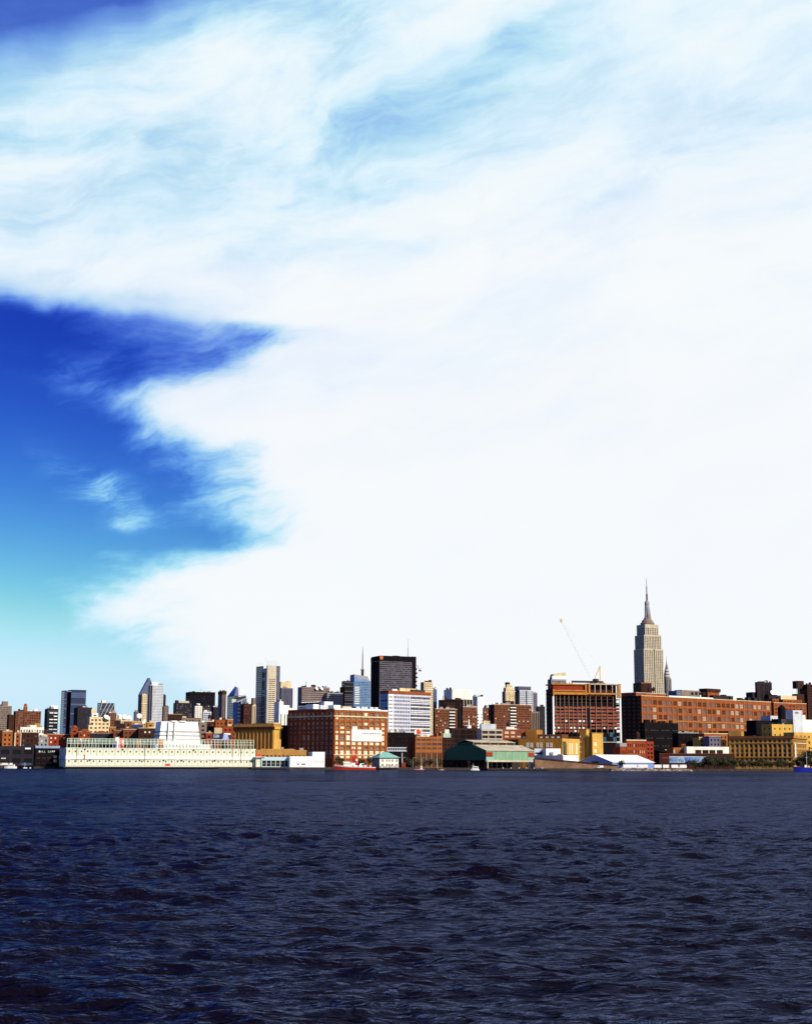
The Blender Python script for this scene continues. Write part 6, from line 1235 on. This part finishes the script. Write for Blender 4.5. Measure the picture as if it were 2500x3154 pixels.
    t = bpy.data.objects.new('numerals', text_mb('520', 3.6, CANV)); C.objects.link(t); t.parent = rt; t.location = (Wd * .07, -.1, z0 + 2.7); t.rotation_euler = (R(90), 0, 0)
    b = MB(); x = .4; rr = random.Random(5)
    while x < Wd * .92: wd = rr.uniform(.25, .6); b.box(x, x + wd, -.09, -.01, z0 + .5, z0 + 1.0, SIGNP if rr.random() < .5 else CANV); x += wd + .2
    b.obj('small_print', rt, kind='stuff'); 
    for x in (1, Wd - 1): b = MB(); b.box(x - .2, x + .2, .5, .9, 0, z1 - .3, DKST); b.obj('post', rt)
    p0, p1 = P(660, 2250, 1430), P(684, 2250, 1430); z0, z1 = P(670, 2262, 1430).z - GZ, P(670, 2242, 1430).z - GZ; Wd = p1.x - p0.x
    rt = tag(empty('billboard', (p0.x, 1430, GZ)), 'blank cream billboard above the dark blue one', 'billboard'); b = MB(); b.box(0, Wd, 0, .5, z0, z1, W_['cream']); b.obj('panel', rt); 
    for x in (.3, .7): b = MB(); b.box(Wd * x, Wd * (x + .04), .55, .9, 0, z0 + 2, DKST); b.obj('post', rt)
    # dark sheds at far left on the water
    E = Bld('pier_shed', 'dark pier head with blue grey fascia and faded lettering at left', 'building', 106, 110, 184, 2297.5, 1266, 22, d=9)
    zf = E.z(2305); E.tier(zf, 0, wall=W_['black'], glass=G('dark', 'brown'), f=dict(bw=5, fh=4.2, wf=.75, hf=.55, rec=.8)); E.done(); E.box('fascia', -.2, E.w + .2, -.5, 2, zf + .02, E.h, GRAYB); E.box('roof', 0, E.w, 2.01, E.d, zf + .02, E.h - .6, ROOFD)
    b = MB(); x = E.u(120); rr = random.Random(8); zz = E.z(2318)
    for g, n_ in ((0, 4), (1, 4)):
        for i in range(n_):
            b.box(x, x + .28, -.22, -.02, zz, zz + 1.5, W_['pale_gray']); b.box(x + .3, x + .95, -.22, -.02, zz + rr.choice((.0, .6)), zz + rr.choice((.25, 1.5)), W_['pale_gray']); x += 1.5
        x += 1.8
    b.obj('lettering', E.root, kind='stuff')
    for z_ in (2331, 2344): E.box('cream_panel', E.u(166), E.u(176), -.12, -.02, E.z(z_ + 4), E.z(z_ - 4), W_['cream'])  # plain cream panels on the dark front
    b = MB(); b.box(-1, E.w + 1, -1.2, E.d, -3.5, -.03, WOOD); b.obj('deck', E.root)
    E = Bld('pier_shed', 'low dark shed across the far left waterfront', 'building', -45, -40, 108, 2298, 1300, 4, d=40)
    E.tier(wall=W_['charcoal'], glass=G('dark', 'brown'), f=dict(bw=9, fh=7, wf=.7, hf=.5, rec=.5), cap=ROOFD).done(); E.box('roof_hut', E.u(74), E.u(95), 1, 6, E.h - .4, E.z(2302) + 3.2, W_['charcoal']); E.box('white_strip', E.u(78), E.u(95), -.3, -.02, E.z(2308), E.z(2303), WHITE)
    E.box('pale_strip', E.u(6), E.u(20), -.3, -.02, E.z(2338), E.z(2334.5), W_['pale_gray'])  # plain pale grey strip
left_rows()

# ---------------------------------------------------------------- trees and shore details
def leafy(seed, hgt, rad):
    rr = random.Random(seed); tr = MB(); lf = MB(); top = hgt * .22
    tr.lathe(0, 0, [(.32, 0), (.22, top * .6), (.13, top + hgt * .2)], BARK, 7)
    cl = []
    for i in range(9):
        a = rr.uniform(0, 6.28); d = rad * rr.uniform(.25, .75); z = top + (hgt - top) * rr.uniform(.15, .8); tr.bar((0, 0, top * rr.uniform(.6, 1.1)), (d * math.cos(a), d * math.sin(a), z), .07, BARK); cl.append((d * math.cos(a), d * math.sin(a), z, rad * rr.uniform(.3, .55)))
    cl.append((0, 0, hgt * .86, rad * .5))
    for (x, y, z, r) in cl:
        for k in range(95):
            v = Vector((rr.gauss(0, 1), rr.gauss(0, 1), rr.gauss(0, .75))).normalized() * r * rr.uniform(.4, 1.08); c = Vector((x, y, z)) + v; s_ = rr.uniform(.22, .45); q = Vector((rr.gauss(0, 1), rr.gauss(0, 1), rr.gauss(0, 1))).normalized(); t = q.orthogonal().normalized(); e = q.cross(t)
            lf.poly([c - t * s_, c + e * s_ * .6, c + t * s_, c - e * s_ * .6], LEAF[k % 2])
    return tr.mesh('trunk'), lf.mesh('crown')
TV = [leafy(i, 7.5, 3.4) for i in range(5)]
def tree(x, D, h, lb, i):
    p = P(x, 2360, D); rt = tag(empty('tree', (p.x, D, GZ), i * 1.3), lb, 'tree', 'trees along the shore'); s_ = h / 7.5
    for nm, me in zip(('trunk', 'crown'), TV[i % 5]): o = inst(nm, me, rt); o.scale = (s_, s_, s_)
ORD = 'first second third fourth fifth sixth seventh eighth ninth tenth eleventh twelfth thirteenth fourteenth fifteenth sixteenth seventeenth eighteenth nineteenth twentieth'.split()
spots = [(1040, 9, 'tree behind the bow of the red fireboat, left one'), (1052, 8, 'tree behind the bow of the red fireboat, right one'), (1108, 8, 'tree behind the stern of the red fireboat, left one'), (1119, 7, 'tree behind the stern of the red fireboat, middle one'), (1136, 9, 'tree behind the stern of the red fireboat, right one')]
for k, n_, lo, hi, lb in ((0, 6, 1240, 1355, 'dark tree from the left in the row between teal roofed house and green shed'), (1, 8, 2180, 2245, 'dark tree from the left, in the clump beside the tan classical block'), (2, 20, 2250, 2500, 'dark tree from the left along the foot of the tan classical block'), (3, 4, 2120, 2180, 'dark tree from the left below the blue painted hoarding'), (4, 3, 1900, 1925, 'dark tree from the left between the yellow plant and the red four storey block')):
    rr = random.Random(k)
    for i in range(n_): spots.append((lo + (hi - lo) * (i + rr.uniform(.1, .9)) / n_, rr.uniform(6, 9) + (3 if k == 1 else 0), ORD[i] + ' ' + lb))
for i, (x, h_, lb) in enumerate(spots): tree(x, 1302 + (i * 37 % 26), h_, lb, i)
big = [(2478, 15, 'tall dark tree before the right front of the tan classical block, left one'), (2496, 17, 'tall dark tree before the right front of the tan classical block, right one')]
for i, (x, h_, lb) in enumerate(big): tree(x, 1315, h_, lb, i + 2)
pl = MB(); pl.lathe(0, 0, [(.11, 0), (.08, 8.5)], STEEL, 6); plm = pl.mesh('pole'); pl = MB(); pl.bar((0, 0, 8.4), (1.5, 0, 8.7), .07, STEEL); pl.box(1.2, 2.2, -.18, .18, 8.6, 8.8, STEEL); arm = pl.mesh('lamp_arm')
for i, (x, lb) in enumerate(((1240, 'street lamp right of the teal roofed house, nearest to it'), (1272, 'street lamp second from the teal roofed house'), (1299, 'street lamp third from the teal roofed house'))):
    p = P(x, 2360, 1300); rt = tag(empty('street_lamp', (p.x, 1300, GZ)), lb, 'street lamp', 'street lamps on the shore road'); inst('pole', plm, rt); inst('lamp_arm', arm, rt)
pm_ = MB(); pm_.lathe(0, 0, [(.24, -4), (.22, 2.0)], WOOD, 6); pme = pm_.mesh('mooring_pile'); rr = random.Random(12)
for i in range(20):
    x = 1236 + i * 11.2 + rr.uniform(-2, 2); p = P(x, 2370, 1278); o = bpy.data.objects.new('mooring_pile', pme); C.objects.link(o); o.location = (p.x, 1270 + rr.uniform(0, 9), rr.uniform(-.6, .8)); tag(o, ORD[i] + ' dark timber mooring pile from the left between teal roofed house and green shed', 'pile', 'mooring piles by the green shed')
b = MB(); pp = P(1347, 2360, 1286); b.bar((pp.x, 1286, .5), (pp.x - .6, 1286, 9.5), .3, W_['cream'], 6); tag(b.obj('leaning_pole'), 'leaning cream timber pole left of the green shed', 'pole')
p = P(1237, 2360, 1292); rt = tag(empty('container', (p.x, 1292, GZ)), 'dark red container right of the teal roofed house', 'container'); b = MB(); b.box(0, 3.2, 0, 2.4, .1, 4.2, mat('dark_red_paint', (.28, .03, .015), .6, .3)); b.obj('box_body', rt); b = MB(); b.box(1.5, 1.6, -.08, -.01, .2, 4.1, W_['brick_dark']); b.obj('door_bar', rt)

p0, p1 = P(2030, 2330, 1368), P(2262, 2330, 1368); rt = tag(empty('shadow_wall', (p0.x, 1368, GZ)), 'dark brown wall for the shadowed ground below the white garage and orange shop', 'wall'); b = MB(); b.box(0, p1.x - p0.x, 0, 2, 0, P(2150, 2322.5, 1368).z - GZ, W_['brick_dark']); b.obj('wall', rt); b = MB(); b.box(-.2, p1.x - p0.x + .2, -.2, 2.1, P(2150, 2322.5, 1368).z - GZ + .01, P(2150, 2322.5, 1368).z - GZ + .4, W_['brick_brown']); b.obj('coping', rt)  # wall added to darken the shadowed ground below the garage

# loose stone along the sea wall and white bollards under the shed
rr = random.Random(77); b = MB()
for i in range(900):
    x = P(1880 + 250 * rr.random(), 2370, 1284).x; y = 1280 + 6 * rr.random(); z = -.5 + 2.2 * (y - 1280) / 6; a = rr.uniform(.3, .8)
    c = Vector((x, y, z)); q = [c + Vector((sx * a * rr.uniform(.6, 1.1), sy * a * rr.uniform(.6, 1.1), sz * a * .5)) for sz in (-1, 1) for sy in (-1, 1) for sx in (-1, 1)]; b.hexa(q, EARTH if rr.random() < .6 else W_['concrete'])
o = b.obj('rock_revetment'); o['kind'] = 'stuff'; o['label'] = 'tan and brown loose stones along the shore below the white trailers'; o['category'] = 'rocks'
bo = MB(); bo.lathe(0, 0, [(.22, 0), (.22, 1.0), (.12, 1.25)], WHITE, 8); bom = bo.mesh('bollard')
for i, x in enumerate((1549, 1573, 1598, 1621, 1645, 1670)):
    p = P(x, 2368, 1281); o = bpy.data.objects.new('bollard', bom); C.objects.link(o); o.location = (p.x, 1281, GZ - .3); tag(o, ORD[i] + ' white bollard from the left on the quay below the green shed', 'bollard', 'white bollards on the quay')
q0, q1 = P(1500, 2368, 1281), P(1690, 2368, 1281); b = MB(); b.box(q0.x, q1.x, 1279.5, 1286.7, .3, GZ - .32, WOOD); o = b.obj('quay_deck'); o['kind'] = 'structure'
